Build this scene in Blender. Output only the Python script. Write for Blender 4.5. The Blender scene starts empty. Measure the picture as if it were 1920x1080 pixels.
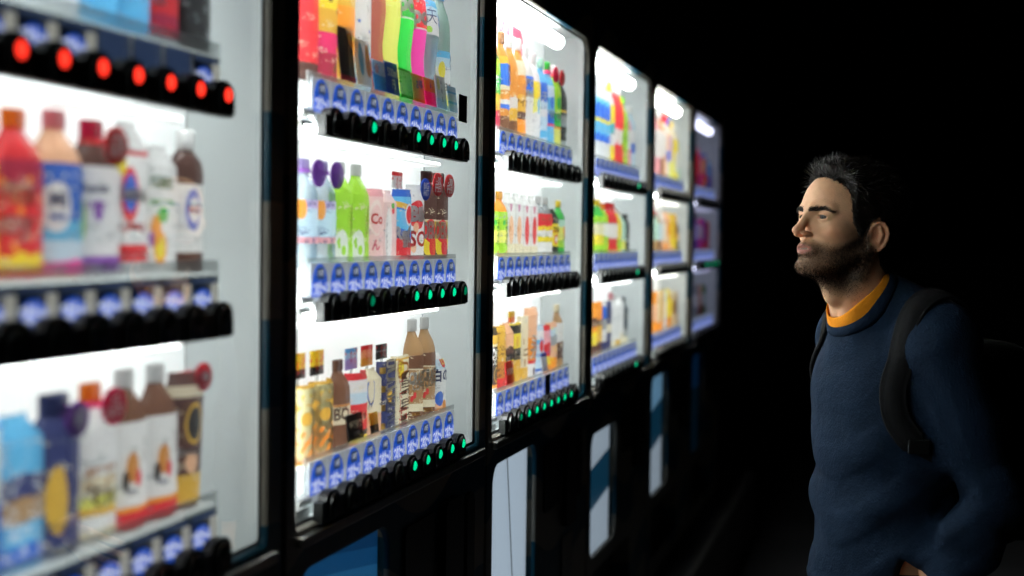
import bpy, bmesh, math, random
import numpy as np
from mathutils import Vector, Matrix
random.seed(7); np.random.seed(7)
SC = bpy.context.scene
COL = SC.collection
R = math.radians

# ------------------------------------------------------------------ camera
CAM_H = 1.55
TH, PITCH, ROLL = R(15.15), R(2.02), 0.0135
cam = bpy.data.cameras.new('camera'); camo = bpy.data.objects.new('camera', cam); COL.objects.link(camo)
cam.lens = 50.0; cam.sensor_width = 36.0; cam.clip_start = 0.05; cam.clip_end = 600
fwd = Vector((-math.sin(TH)*math.cos(PITCH), math.cos(TH)*math.cos(PITCH), -math.sin(PITCH)))
rgt = Vector((math.cos(TH), math.sin(TH), 0)); up = rgt.cross(fwd)
r2 = rgt*math.cos(ROLL) + up*math.sin(ROLL); u2 = up*math.cos(ROLL) - rgt*math.sin(ROLL)
M3 = Matrix((r2, u2, -fwd)).transposed()
camo.matrix_world = Matrix.Translation((0, 0, CAM_H)) @ M3.to_4x4()
cam.dof.use_dof = True; cam.dof.focus_distance = 2.72; cam.dof.aperture_fstop = 2.2; cam.dof.aperture_blades = 0
SC.camera = camo

# ------------------------------------------------------------------ world, moon, exposure (night)
w = bpy.data.worlds.new('World'); SC.world = w; w.use_nodes = True
nt = w.node_tree; bg = nt.nodes['Background']
sky = nt.nodes.new('ShaderNodeTexSky'); sky.sky_type = 'NISHITA'; sky.sun_disc = False
sky.sun_elevation = R(-4); sky.sun_rotation = R(150)
nt.links.new(sky.outputs[0], bg.inputs[0]); bg.inputs[1].default_value = 0.004
sun = bpy.data.lights.new('moon', 'SUN'); suno = bpy.data.objects.new('moon', sun); COL.objects.link(suno)
sun.energy = 0.0015; sun.angle = R(0.5); sun.color = (1, .95, .88); suno.rotation_euler = (R(50), 0, R(150))
SC.view_settings.view_transform = 'Standard'; SC.view_settings.look = 'None'
SC.view_settings.gamma = 1.0; SC.view_settings.exposure = 0.0; SC.view_settings.use_curve_mapping = False
SC.cycles.use_denoising = True
SC.cycles.max_bounces = 10; SC.cycles.transparent_max_bounces = 12
SC.cycles.sample_clamp_indirect = 6.0

# ------------------------------------------------------------------ helpers: objects
def tag(o, label=None, cat=None, group=None, kind=None):
    for k, v in (('label', label), ('category', cat), ('group', group), ('kind', kind)):
        if v: o[k] = v
    return o
def empty(name, loc, label=None, cat=None, group=None):
    o = bpy.data.objects.new(name, None); COL.objects.link(o); o.location = loc; o.empty_display_size = .05
    return tag(o, label, cat, group)
def link(name, me, parent=None, loc=(0, 0, 0), mats=()):
    o = bpy.data.objects.new(name, me); COL.objects.link(o); o.location = loc
    if parent is not None: o.parent = parent
    for m in mats: me.materials.append(m)
    return o
def mesh(name, V, F, mats=(), idx=None, smooth=False):
    me = bpy.data.meshes.new(name); me.from_pydata([tuple(v) for v in V], [], [tuple(f) for f in F])
    for m in mats: me.materials.append(m)
    if idx is not None: me.polygons.foreach_set('material_index', idx)
    if smooth: me.polygons.foreach_set('use_smooth', [True]*len(me.polygons))
    me.update(); return me
class MB:
    def __init__(s): s.V = []; s.F = []; s.I = []; s.S = []
    def add(s, V, F, mi=0, sm=False):
        n = len(s.V); s.V += [tuple(v) for v in V]; s.F += [tuple(i+n for i in f) for f in F]
        s.I += [mi]*len(F); s.S += [sm]*len(F); return s
    def box(s, x0, x1, y0, y1, z0, z1, mi=0, c=0.0):
        if c <= 0:
            V = [(x, y, z) for x in (x0, x1) for y in (y0, y1) for z in (z0, z1)]
            F = [(0,1,3,2), (4,6,7,5), (0,4,5,1), (2,3,7,6), (0,2,6,4), (1,5,7,3)]
            return s.add(V, F, mi)
        b = bmesh.new(); bmesh.ops.create_cube(b, size=1)
        for v in b.verts: v.co = Vector((x0+(v.co.x+.5)*(x1-x0), y0+(v.co.y+.5)*(y1-y0), z0+(v.co.z+.5)*(z1-z0)))
        bmesh.ops.bevel(b, geom=b.edges[:], offset=c, segments=2, affect='EDGES', profile=.5)
        b.verts.index_update()
        V = [v.co.copy() for v in b.verts]; F = [[v.index for v in f.verts] for f in b.faces]; b.free()
        return s.add(V, F, mi)
    def tube(s, p, q, r, n=10, mi=0, cap=True, r2=None):
        p = Vector(p); q = Vector(q); d = (q-p).normalized(); r2 = r if r2 is None else r2
        a = d.orthogonal().normalized(); b = d.cross(a)
        V = [];
        for k, (c, rr) in enumerate(((p, r), (q, r2))):
            for i in range(n):
                t = 2*math.pi*i/n; V.append(c + (a*math.cos(t)+b*math.sin(t))*rr)
        F = [(i, (i+1) % n, n+(i+1) % n, n+i) for i in range(n)]
        s.add(V, F, mi, True)
        if cap: s.add(V[:n], [tuple(range(n-1, -1, -1))], mi); s.add(V[n:], [tuple(range(n))], mi)
        return s
    def poly(s, pts, x0, x1, mi=0, mside=None):
        """outline pts (y,z) CCW seen from +x, extruded from x0 (back) to x1 (front)"""
        n = len(pts); V = [(x0, y, z) for y, z in pts] + [(x1, y, z) for y, z in pts]
        s.add(V, [tuple(range(n, 2*n))], mi)
        s.add(V, [(i, (i+1) % n, n+(i+1) % n, n+i) for i in range(n)] + [tuple(range(n-1, -1, -1))], mi if mside is None else mside)
        return s
    def mesh(s, name, mats=()):
        me = mesh(name, s.V, s.F, mats, s.I); me.polygons.foreach_set('use_smooth', s.S); return me
    def build(s, name, mats, parent=None, loc=(0, 0, 0)):
        return link(name, s.mesh(name, mats if isinstance(mats, (list, tuple)) else [mats]), parent, loc)
def rrect(y0, y1, z0, z1, rtl, rtr, rbr, rbl, n=7):
    """rounded rectangle CCW as seen from +x (y to the right)"""
    P = []
    for cy, cz, r, a0 in ((y1-rbr, z0+rbr, rbr, -90), (y1-rtr, z1-rtr, rtr, 0), (y0+rtl, z1-rtl, rtl, 90), (y0+rbl, z0+rbl, rbl, 180)):
        for i in range(n):
            a = R(a0+90*i/(n-1)); P.append((cy+r*math.cos(a), cz+r*math.sin(a)))
    return P
def arch(w, h, n=9):
    P = [(-w/2, 0), (w/2, 0)]
    r = w/2; hs = h-r*1.15
    for i in range(n): a = math.pi*i/(n-1); P.append((r*math.cos(a), hs+r*1.15*math.sin(a)))
    return P

# ------------------------------------------------------------------ helpers: materials
MC = {}
def nodes(name):
    m = bpy.data.materials.new(name); m.use_nodes = True
    return m, m.node_tree, m.node_tree.nodes['Principled BSDF']
def c4(c): return (c[0], c[1], c[2], 1)
def pm(col, rough=.5, metal=0, emit=None, es=0, spec=.5, noise=.08, coat=0, scale=40, bump=0, name='paint'):
    key = ('pm', tuple(col), rough, metal, emit, es, spec, noise, coat, scale, bump)
    if key in MC: return MC[key]
    m, t, p = nodes(name); L = t.links.new
    p.inputs['Roughness'].default_value = rough; p.inputs['Metallic'].default_value = metal
    p.inputs['Specular IOR Level'].default_value = spec; p.inputs['Coat Weight'].default_value = coat
    p.inputs['Base Color'].default_value = c4(col)
    if noise or bump:
        tc = t.nodes.new('ShaderNodeTexCoord'); nz = t.nodes.new('ShaderNodeTexNoise')
        nz.inputs['Scale'].default_value = scale; nz.inputs['Detail'].default_value = 4
        L(tc.outputs['Object'], nz.inputs['Vector'])
        if noise:
            mx = t.nodes.new('ShaderNodeMix'); mx.data_type = 'RGBA'
            mx.inputs[6].default_value = c4([max(0, c*(1-noise*1.5)) for c in col]); mx.inputs[7].default_value = c4([min(1, c*(1+noise)) for c in col])
            L(nz.outputs['Fac'], mx.inputs[0]); L(mx.outputs[2], p.inputs['Base Color'])
        if bump:
            bp = t.nodes.new('ShaderNodeBump'); bp.inputs['Strength'].default_value = bump; bp.inputs['Distance'].default_value = .002
            L(nz.outputs['Fac'], bp.inputs['Height']); L(bp.outputs[0], p.inputs['Normal'])
    if emit is not None:
        p.inputs['Emission Color'].default_value = c4(emit); p.inputs['Emission Strength'].default_value = es
    MC[key] = m; return m
def lm(stops, warp=0, spots=None, pr=None, rough=.35, slant=0, name='printed_label', discs=()):
    """printed label: hard colour bands by height, optional blots and rows of small print"""
    key = ('lm', str(stops), warp, str(spots), str(pr), rough, slant, str(discs))
    if key in MC: return MC[key]
    m, t, p = nodes(name); L = t.links.new; N = t.nodes.new
    p.inputs['Roughness'].default_value = rough
    tc = N('ShaderNodeTexCoord'); sp = N('ShaderNodeSeparateXYZ'); L(tc.outputs['Generated'], sp.inputs[0])
    z = sp.outputs[2]
    if slant:
        a = N('ShaderNodeMath'); a.operation = 'MULTIPLY_ADD'; a.inputs[1].default_value = slant
        L(sp.outputs[1], a.inputs[0]); L(z, a.inputs[2]); z = a.outputs[0]
    if warp:
        nz = N('ShaderNodeTexNoise'); nz.inputs['Scale'].default_value = 45; L(tc.outputs['Object'], nz.inputs['Vector'])
        a = N('ShaderNodeMath'); a.operation = 'SUBTRACT'; a.inputs[1].default_value = .5; L(nz.outputs['Fac'], a.inputs[0])
        b = N('ShaderNodeMath'); b.operation = 'MULTIPLY_ADD'; b.inputs[1].default_value = warp*2; L(a.outputs[0], b.inputs[0]); L(z, b.inputs[2]); z = b.outputs[0]
    rp = N('ShaderNodeValToRGB'); rp.color_ramp.interpolation = 'CONSTANT'
    el = rp.color_ramp.elements
    while len(el) > 1: el.remove(el[-1])
    for k, (ps, c) in enumerate(stops):
        e = el[0] if k == 0 else el.new(min(1, ps))
        e.position = min(1, ps); e.color = c4(c)
    L(z, rp.inputs[0]); out = rp.outputs[0]
    if spots:
        c, sc, thr = spots
        vo = N('ShaderNodeTexVoronoi'); vo.inputs['Scale'].default_value = sc; L(tc.outputs['Object'], vo.inputs['Vector'])
        cm = N('ShaderNodeMath'); cm.operation = 'LESS_THAN'; cm.inputs[1].default_value = thr; L(vo.outputs['Distance'], cm.inputs[0])
        mx = N('ShaderNodeMix'); mx.data_type = 'RGBA'; mx.inputs[7].default_value = c4(c); L(cm.outputs[0], mx.inputs[0]); L(out, mx.inputs[6]); out = mx.outputs[2]
    if pr:
        c, dens = pr[0], pr[1]
        mp = N('ShaderNodeMapping'); mp.inputs['Scale'].default_value = (160, 160, 420); L(tc.outputs['Object'], mp.inputs['Vector'])
        nz = N('ShaderNodeTexNoise'); nz.inputs['Scale'].default_value = 1.0; nz.inputs['Detail'].default_value = 3; L(mp.outputs[0], nz.inputs['Vector'])
        mp2 = N('ShaderNodeMapping'); mp2.inputs['Scale'].default_value = (38, 38, 60); L(tc.outputs['Object'], mp2.inputs['Vector'])
        n2 = N('ShaderNodeTexNoise'); n2.inputs['Scale'].default_value = 1.0; L(mp2.outputs[0], n2.inputs['Vector'])
        cm = N('ShaderNodeMath'); cm.operation = 'GREATER_THAN'; cm.inputs[1].default_value = .54; L(nz.outputs['Fac'], cm.inputs[0])
        c2 = N('ShaderNodeMath'); c2.operation = 'GREATER_THAN'; c2.inputs[1].default_value = 1-dens; L(n2.outputs['Fac'], c2.inputs[0])
        ml = N('ShaderNodeMath'); ml.operation = 'MULTIPLY'; L(cm.outputs[0], ml.inputs[0]); L(c2.outputs[0], ml.inputs[1])
        mx = N('ShaderNodeMix'); mx.data_type = 'RGBA'; mx.inputs[7].default_value = c4(c); L(ml.outputs[0], mx.inputs[0]); L(out, mx.inputs[6]); out = mx.outputs[2]
    if discs:       # printed round emblems: centre y, z, half-widths and colour in the drink's own frame
        so = N('ShaderNodeSeparateXYZ'); L(tc.outputs['Object'], so.inputs[0])
        def mth(op, a, b):
            n = N('ShaderNodeMath'); n.operation = op
            for k, v in enumerate((a, b)):
                if isinstance(v, (int, float)): n.inputs[k].default_value = v
                else: L(v, n.inputs[k])
            return n.outputs[0]
        for yc, zc, ry, rz, c in discs:
            u = mth('DIVIDE', mth('SUBTRACT', so.outputs[1], yc), ry); v = mth('DIVIDE', mth('SUBTRACT', so.outputs[2], zc), rz)
            f = mth('LESS_THAN', mth('ADD', mth('MULTIPLY', u, u), mth('MULTIPLY', v, v)), 1.0)
            mx = N('ShaderNodeMix'); mx.data_type = 'RGBA'; mx.inputs[7].default_value = c4(c); L(f, mx.inputs[0]); L(out, mx.inputs[6]); out = mx.outputs[2]
    L(out, p.inputs['Base Color']); MC[key] = m; return m
def thin(m, fac=.5):
    """thin plastic that lets light through from behind"""
    key = ('thin', m.name, fac)
    if key in MC: return MC[key]
    m2 = m.copy(); t = m2.node_tree; p = t.nodes['Principled BSDF']
    tl = t.nodes.new('ShaderNodeBsdfTranslucent'); bc = p.inputs['Base Color']
    if bc.links: t.links.new(bc.links[0].from_socket, tl.inputs[0])
    else: tl.inputs[0].default_value = bc.default_value
    mx = t.nodes.new('ShaderNodeMixShader'); mx.inputs[0].default_value = fac
    t.links.new(p.outputs[0], mx.inputs[1]); t.links.new(tl.outputs[0], mx.inputs[2])
    t.links.new(mx.outputs[0], t.nodes['Material Output'].inputs[0]); MC[key] = m2; return m2
def clear(col, name='clear_plastic', a=.45):
    key = ('clear', tuple(col), a)
    if key in MC: return MC[key]
    m, t, p = nodes(name)
    p.inputs['Base Color'].default_value = c4(col); p.inputs['Roughness'].default_value = .12
    tr = t.nodes.new('ShaderNodeBsdfTransparent'); tr.inputs[0].default_value = c4([.6+.4*c for c in col])
    mx = t.nodes.new('ShaderNodeMixShader'); mx.inputs[0].default_value = a
    t.links.new(tr.outputs[0], mx.inputs[1]); t.links.new(p.outputs[0], mx.inputs[2])
    t.links.new(mx.outputs[0], t.nodes['Material Output'].inputs[0]); MC[key] = m; return m
def pane_mat(name, refl=.35):
    m, t, p = nodes(name); N = t.nodes.new; L = t.links.new; t.nodes.remove(p)
    tr = N('ShaderNodeBsdfTransparent'); tr.inputs[0].default_value = (.97, .985, .98, 1)
    gl = N('ShaderNodeBsdfGlossy'); gl.inputs['Roughness'].default_value = .02
    fr = N('ShaderNodeFresnel'); fr.inputs[0].default_value = 1.4
    ml = N('ShaderNodeMath'); ml.operation = 'MULTIPLY'; ml.inputs[1].default_value = refl; L(fr.outputs[0], ml.inputs[0])
    mx = N('ShaderNodeMixShader'); L(ml.outputs[0], mx.inputs[0]); L(tr.outputs[0], mx.inputs[1]); L(gl.outputs[0], mx.inputs[2])
    L(mx.outputs[0], t.nodes['Material Output'].inputs[0]); return m
def emis(col, s, name='lamp_glow'):
    key = ('em', tuple(col), s)
    if key in MC: return MC[key]
    m, t, p = nodes(name); p.inputs['Base Color'].default_value = c4(col); p.inputs['Roughness'].default_value = .3
    p.inputs['Emission Color'].default_value = c4(col); p.inputs['Emission Strength'].default_value = s
    MC[key] = m; return m
def body_paint():
    """machine enamel: teal and off-white wave bands, a fixed print that runs right round the door"""
    m, t, p = nodes('banded_enamel'); N = t.nodes.new; L = t.links.new
    tc = N('ShaderNodeTexCoord'); sp = N('ShaderNodeSeparateXYZ'); L(tc.outputs['Object'], sp.inputs[0])
    a = N('ShaderNodeMath'); a.operation = 'MULTIPLY_ADD'; a.inputs[1].default_value = 9.0; a.inputs[2].default_value = .6; L(sp.outputs[1], a.inputs[0])
    s = N('ShaderNodeMath'); s.operation = 'SINE'; L(a.outputs[0], s.inputs[0])
    b = N('ShaderNodeMath'); b.operation = 'MULTIPLY_ADD'; b.inputs[1].default_value = .05; L(s.outputs[0], b.inputs[0]); L(sp.outputs[2], b.inputs[2])
    c = N('ShaderNodeMath'); c.operation = 'MULTIPLY_ADD'; c.inputs[1].default_value = 1/.277; c.inputs[2].default_value = 10.02; L(b.outputs[0], c.inputs[0])
    f = N('ShaderNodeMath'); f.operation = 'FRACT'; L(c.outputs[0], f.inputs[0])
    g = N('ShaderNodeMath'); g.operation = 'LESS_THAN'; g.inputs[1].default_value = .43; L(f.outputs[0], g.inputs[0])
    nz = N('ShaderNodeTexNoise'); nz.inputs['Scale'].default_value = 30; nz.inputs['Detail'].default_value = 5; L(tc.outputs['Object'], nz.inputs['Vector'])
    mx = N('ShaderNodeMix'); mx.data_type = 'RGBA'; mx.inputs[6].default_value = (.27, .25, .21, 1); mx.inputs[7].default_value = (.005, .070, .115, 1); L(g.outputs[0], mx.inputs[0])
    m2 = N('ShaderNodeMix'); m2.data_type = 'RGBA'; m2.blend_type = 'MULTIPLY'; m2.inputs[0].default_value = .25; L(mx.outputs[2], m2.inputs[6]); L(nz.outputs['Fac'], m2.inputs[7])
    L(m2.outputs[2], p.inputs['Base Color'])
    r = N('ShaderNodeMath'); r.operation = 'MULTIPLY_ADD'; r.inputs[1].default_value = .2; r.inputs[2].default_value = .25; L(nz.outputs['Fac'], r.inputs[0]); L(r.outputs[0], p.inputs['Roughness'])
    return m
WHITE = (.8, .8, .8)
M_BODY = body_paint()
M_INT = pm((.60, .635, .64), .45, noise=.03, scale=8, name='white_liner')
M_BACKS = {}
def back_mat(c, s): return pm((.80, .81, .83), .3, noise=.03, scale=6, emit=c, es=s, name='white_sheet_added_glow')  # the white sheet's emission is added to brighten drinks and man
M_GLASS = pane_mat('window_glass')
M_BLACK = pm((.008, .009, .009), .22, noise=.1, name='black_plastic')
M_BLACKM = pm((.010, .011, .011), .45, noise=.2, name='dark_plastic')
M_CHROME = pm((.62, .63, .62), .22, metal=1, noise=.05, name='chrome')
M_STEEL = pm((.32, .31, .29), .35, metal=1, noise=.15, name='steel')
M_ACRYL = clear((.9, .95, .95), 'clear_acrylic', .35)
M_TAGB = pm((.010, .09, .60), .3, noise=.1, emit=(.010, .105, .68), es=.8, name='backlit_blue_tag')
M_TAGG = pm((.07, .09, .13), .3, noise=.1, emit=(.06, .10, .22), es=.5, name='grey_tag_window')
M_TAGL = pm((.85, .86, .9), .4, noise=.02, emit=(.9, .93, 1.0), es=.9, name='backlit_white_print')
M_TAGW = pm((.85, .86, .9), .4, noise=.02, name='white_print')
M_TAGD = pm((.03, .05, .07), .3, noise=.1, name='dark_tag')

# ------------------------------------------------------------------ lettering
TXT = {}
def text_vf(s, bold=.0):
    key = (s, bold)
    if key in TXT: return TXT[key]
    cu = bpy.data.curves.new('t', 'FONT'); cu.body = s; cu.align_x = 'CENTER'; cu.align_y = 'CENTER'; cu.size = 1; cu.offset = bold; cu.resolution_u = 3
    o = bpy.data.objects.new('t', cu); COL.objects.link(o)
    me = bpy.data.meshes.new_from_object(o)
    b = bmesh.new(); b.from_mesh(me)
    bmesh.ops.triangulate(b, faces=b.faces[:])
    for _ in range(2):
        lo = [e for e in b.edges if e.calc_length() > .22]
        if lo: bmesh.ops.subdivide_edges(b, edges=lo, cuts=1)
    bmesh.ops.triangulate(b, faces=b.faces[:]); b.verts.index_update()
    V = [(v.co.x, v.co.y) for v in b.verts]; F = [[v.index for v in f.verts] for f in b.faces]
    b.free(); bpy.data.objects.remove(o); bpy.data.curves.remove(cu); bpy.data.meshes.remove(me)
    TXT[key] = (V, F); return TXT[key]

# ------------------------------------------------------------------ setting
XF, XG, XB = -.808, -.818, -.933            # door face, window glass, back sheet of the display
BASE_Z = .33                               # machines stand on a low concrete plinth
def ground_mat(name, c, sc, b=.4):
    m, t, p = nodes(name); N = t.nodes.new; L = t.links.new
    tc = N('ShaderNodeTexCoord'); n1 = N('ShaderNodeTexNoise'); n1.inputs['Scale'].default_value = sc; n1.inputs['Detail'].default_value = 8; L(tc.outputs['Object'], n1.inputs['Vector'])
    n2 = N('ShaderNodeTexNoise'); n2.inputs['Scale'].default_value = sc*.04; n2.inputs['Detail'].default_value = 4; L(tc.outputs['Object'], n2.inputs['Vector'])
    ad = N('ShaderNodeMath'); ad.operation = 'MULTIPLY'; L(n1.outputs['Fac'], ad.inputs[0]); L(n2.outputs['Fac'], ad.inputs[1])
    rp = N('ShaderNodeValToRGB'); rp.color_ramp.elements[0].position = .12; rp.color_ramp.elements[1].position = .45
    rp.color_ramp.elements[0].color = c4([k*.6 for k in c]); rp.color_ramp.elements[1].color = c4([k*1.4 for k in c])
    L(ad.outputs[0], rp.inputs[0]); L(rp.outputs[0], p.inputs['Base Color']); p.inputs['Roughness'].default_value = .8
    bp = N('ShaderNodeBump'); bp.inputs['Strength'].default_value = b; bp.inputs['Distance'].default_value = .01; L(n1.outputs['Fac'], bp.inputs['Height']); L(bp.outputs[0], p.inputs['Normal'])
    return m
tag(MB().box(-160, 160, -160, 160, -.3, 0).build('ground', ground_mat('asphalt', (.045, .045, .047), 60)), kind='structure')
tag(MB().box(-1.75, -.70, -.6, 7.6, .004, BASE_Z, 0, .015).build('plinth', ground_mat('plinth_concrete', (.16, .155, .15), 40)), kind='structure')
tag(MB().box(-2.05, -1.80, -4, 14, .004, 4.2).build('building_wall', pm((.05, .048, .045), .85, noise=.3, scale=3, bump=.4, name='dark_render')), 'dark rendered building wall behind the row of vending machines', 'wall')

# ------------------------------------------------------------------ machines
WZ0, WZ1 = CAM_H-.42, CAM_H+.534
RAILS = [CAM_H+.165, CAM_H-.107, CAM_H-.40]
C0, CP = .108, .071
def fill_plate(outer, holes, x):
    b = bmesh.new(); E = []
    for lp in [outer]+holes:
        vs = [b.verts.new((x, y, z)) for y, z in lp]
        E += [b.edges.new((vs[i], vs[(i+1) % len(vs)])) for i in range(len(vs))]
    bmesh.ops.triangle_fill(b, edges=E, use_beauty=True, normal=(1, 0, 0)); b.verts.index_update()
    for f in b.faces:
        f.normal_update()
        if f.normal.x < 0: f.normal_flip()
    V = [v.co.copy() for v in b.verts]; F = [[v.index for v in f.verts] for f in b.faces]; b.free(); return V, F
def tag_mesh(style):
    m = MB()
    if style == 'arch':
        m.box(-.0015, 0, -.0345, .0345, -.012, .050, 5)
        m.poly([(y, z) for y, z in arch(.055, .049)], 0, .0012, 0)
        m.poly([(y, z+.026) for y, z in rrect(-.012, .012, 0, .017, .003, .003, .003, .003, 3)], .0012, .0018, 1)
        V, F = text_vf('つめた～い', .045)
        m.add([(.0021, x*.0115, y*.025+.0105) for x, y in V], F, 2)
        V, F = text_vf('130円', .0)
        m.add([(.0021, x*.0085, y*.011+.0345) for x, y in V], F, 2)
    else:
        m.box(-.0015, 0, -.0345, .0345, -.006, .047, 3)
        m.poly([(.021*math.cos(t*math.pi/10)-.006, .016+.0165*math.sin(t*math.pi/10)) for t in range(20)], 0, .0012, 0)
        m.box(0, .002, .016, .032, -.002, .038, 4)
        V, F = text_vf('つめた～い', .045)
        m.add([(.0016, x*.0105-.006, y*.024+.016) for x, y in V], F, 2)
        for k in range(9): m.box(0, .0012, -.03+k*.0068, -.027+k*.0068, .038, .045, 1)
    return m.mesh('price_tag_'+style, [M_TAGB, M_TAGG, M_TAGL, M_TAGD, pm((.7, .68, .6), .5, emit=(.7, .68, .6), es=.5, name='cream_tab'), pm((.6, .64, .7), .4, emit=(.85, .9, .92), es=.38, name='pale_strip')])
def plain_tag_mesh():
    m = MB(); m.box(-.0015, 0, -.0345, .0345, -.006, .047, 0)
    for k in range(10): m.box(0, .0015, -.031+k*.0062, -.028+k*.0062, .002, .046, 1)
    m.box(0, .003, .031, .0345, .004, .045, 2)
    return m.mesh('price_tag_plain', [M_TAGD, M_TAGG, pm((.7, .68, .6), .5, name='cream_tab')])
TAGM = {'arch': tag_mesh('arch'), 'oval': tag_mesh('oval'), 'plain': plain_tag_mesh()}
def button_mesh():
    m = MB()
    m.poly([(y, z-.019) for y, z in arch(.037, .037)], 0, .005, 0)
    o = [(y, z-.015) for y, z in arch(.027, .0295)]; i = [(y*.8, z*.82+.001) for y, z in o]
    # rounded rim and a dished face
    n = len(o)
    V = [(.0051, y, z) for y, z in o]+[(.0068, (y+a)/2, (z+b)/2) for (y, z), (a, b) in zip(o, i)]+[(.0055, y, z) for y, z in i]+[(.0030, y*.9, z*.9) for y, z in i]
    F = [(k*n+j, k*n+(j+1) % n, (k+1)*n+(j+1) % n, (k+1)*n+j) for k in range(3) for j in range(n)]
    m.add(V, F, 0, True); m.add(V[3*n:], [tuple(range(n))], 0)
    return m.mesh('button', [M_BLACK])
BTN = button_mesh()
def led_mesh(mat):
    V = []; F = []; n = 12
    for k in range(4):
        a = k/3*math.pi/2
        for j in range(n):
            t = 2*math.pi*j/n; V.append((.0035+.0055*math.sin(a), .0082*math.cos(a)*math.cos(t), .004+.0092*math.cos(a)*math.sin(t)))
    F = [(k*n+j, k*n+(j+1) % n, (k+1)*n+(j+1) % n, (k+1)*n+j) for k in range(3) for j in range(n)]
    return mesh('led', V, F, [mat], smooth=True)
LEDM = {'g': led_mesh(emis((.0, .80, .33), .95, 'green_led')), 'd': led_mesh(emis((.0, .5, .22), .3, 'dim_green_led')),
        'r': led_mesh(emis((1.0, .035, .018), 2.2, 'red_led')), '.': led_mesh(pm((.006, .012, .01), .15, noise=0, name='led_lens'))}
def machine(i, name_label, leds, tags, lampc, lamp_s, poster, dz=0, extra=None):
    y0 = .803+i; wl, wr = .85+i, 1.745+i
    root = empty('vending_machine', (XF-.35, y0+.495, BASE_Z), name_label, 'vending machine')
    loc = (-root.location.x, -root.location.y, -root.location.z)
    def B(m, name, mats, parent=root, l=loc): return m.build(name, mats, parent, l)
    top = CAM_H+.61
    # cabinet (sides, top, bottom, back)
    m = MB(); m.box(-1.5, -1.48, y0, y0+.99, BASE_Z+.04, top); m.box(-1.479, XF-.03, y0, y0+.012, BASE_Z+.04, top); m.box(-1.479, XF-.03, y0+.978, y0+.99, BASE_Z+.04, top)
    m.box(-1.479, XF-.03, y0+.0125, y0+.9775, top-.012, top); m.box(-1.479, XF-.03, y0+.0125, y0+.9775, BASE_Z+.04, BASE_Z+.052)
    B(m, 'cabinet', M_BODY)
    # door sheet with its openings; object origin kept at camera height so that the printed bands sit alike
    pz0, pz1 = CAM_H-.90, CAM_H-(.545 if i == 3 else .478)
    win = rrect(wl-.012, wr, WZ0, WZ1, .055 if i != 2 else .05, .06, .012, .012)
    pan = rrect(wl, wl+.376, pz0, pz1, .045, .04, .04, .045)
    slot = rrect(wl+.02, wl+.62, BASE_Z+.10, BASE_Z+.28, .03, .03, .03, .03)
    outer = rrect(y0+.004, y0+.986, BASE_Z+.03, top-.002, .02, .02, .01, .01)
    V, F = fill_plate(outer, [win, pan, slot], XF)
    m = MB(); m.add(V, F)
    for lp, dep, in ((win, .009), (pan, .009), (slot, .06)):
        n = len(lp); cy = sum(p[0] for p in lp)/n; cz = sum(p[1] for p in lp)/n
        V = []
        for d, inset in ((0, 0), (.003, .0025), (dep, .004)):
            V += [(XF-d, y+math.copysign(inset, cy-y), z+math.copysign(inset, cz-z)) for y, z in lp]
        m.add(V, [(k*n+(j+1) % n, k*n+j, (k+1)*n+j, (k+1)*n+(j+1) % n) for k in range(2) for j in range(n)], 0)
    n = len(outer)
    m.add([(XF, y, z) for y, z in outer]+[(XF-.028, y, z) for y, z in outer], [((j+1) % n, n+(j+1) % n, n+j, j) for j in range(n)])
    d = link('door', m.mesh('door', [M_BODY]), root, (loc[0], loc[1], loc[2]))
    # shift the mesh so that its own origin is at camera height on the machine's centre line
    for v in d.data.vertices: v.co.z -= CAM_H; v.co.y -= y0+.495; v.co.x -= XF
    d.location = (XF+loc[0], y0+.495+loc[1], CAM_H+loc[2])
    # display compartment
    B(MB().box(XB-.006, XB, wl-.030, wr+.002, WZ0-.01, WZ1+.01), 'back_panel', back_mat(lampc, lamp_s*(.0205 if i == 0 else .0155 if i == 1 else .0125 if i < 5 else .02)))
    B(MB().box(XB+.001, XG-.006, wr+.003, wr+.009, WZ0-.01, WZ1+.01), 'side_panel', M_INT)
    B(MB().box(XB+.001, XG-.006, wl-.036, wl-.0305, WZ0-.01, WZ1+.01), 'side_panel', M_INT)
    B(MB().box(XB+.001, XG-.006, wl-.030, wr+.0025, WZ1+.004, WZ1+.01), 'ceiling_panel', M_INT)
    B(MB().box(XB+.001, XG-.006, wl-.030, wr+.0025, WZ0-.01, WZ0-.004), 'floor_panel', M_INT)
    g = MB(); g.poly(rrect(wl-.0075, wr-.0045, WZ0+.0045, WZ1-.0045, .05, .056, .009, .009), XG-.004, XG); B(g, 'window_glass', M_GLASS)
    g = MB()
    for pts in (rrect(wl-.0074, wr-.0046, WZ0+.0046, WZ1-.0046, .05, .056, .009, .009),):
        n = len(pts); cy = (wl+wr)/2; cz = (WZ0+WZ1)/2
        inn = [(y+math.copysign(.007, cy-y), z+math.copysign(.006, cz-z)) for y, z in pts]
        V = [(XG+.0025, y, z) for y, z in pts]+[(XG+.0015, y, z) for y, z in inn]
        g.add(V, [(j, (j+1) % n, n+(j+1) % n, n+j) for j in range(n)])
    B(g, 'gasket', M_BLACKM)
    # steel sill below the window
    B(MB().box(XF+.0005, XF+.012, wl-.01, wr+.012, WZ0-.022, WZ0-.006, 0, .003), 'window_sill', M_STEEL)
    # lamps: one tube along the top, lit panels under each upper shelf
    tm = emis(lampc, lamp_s, 'lamp_or_fill_glow')
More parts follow.
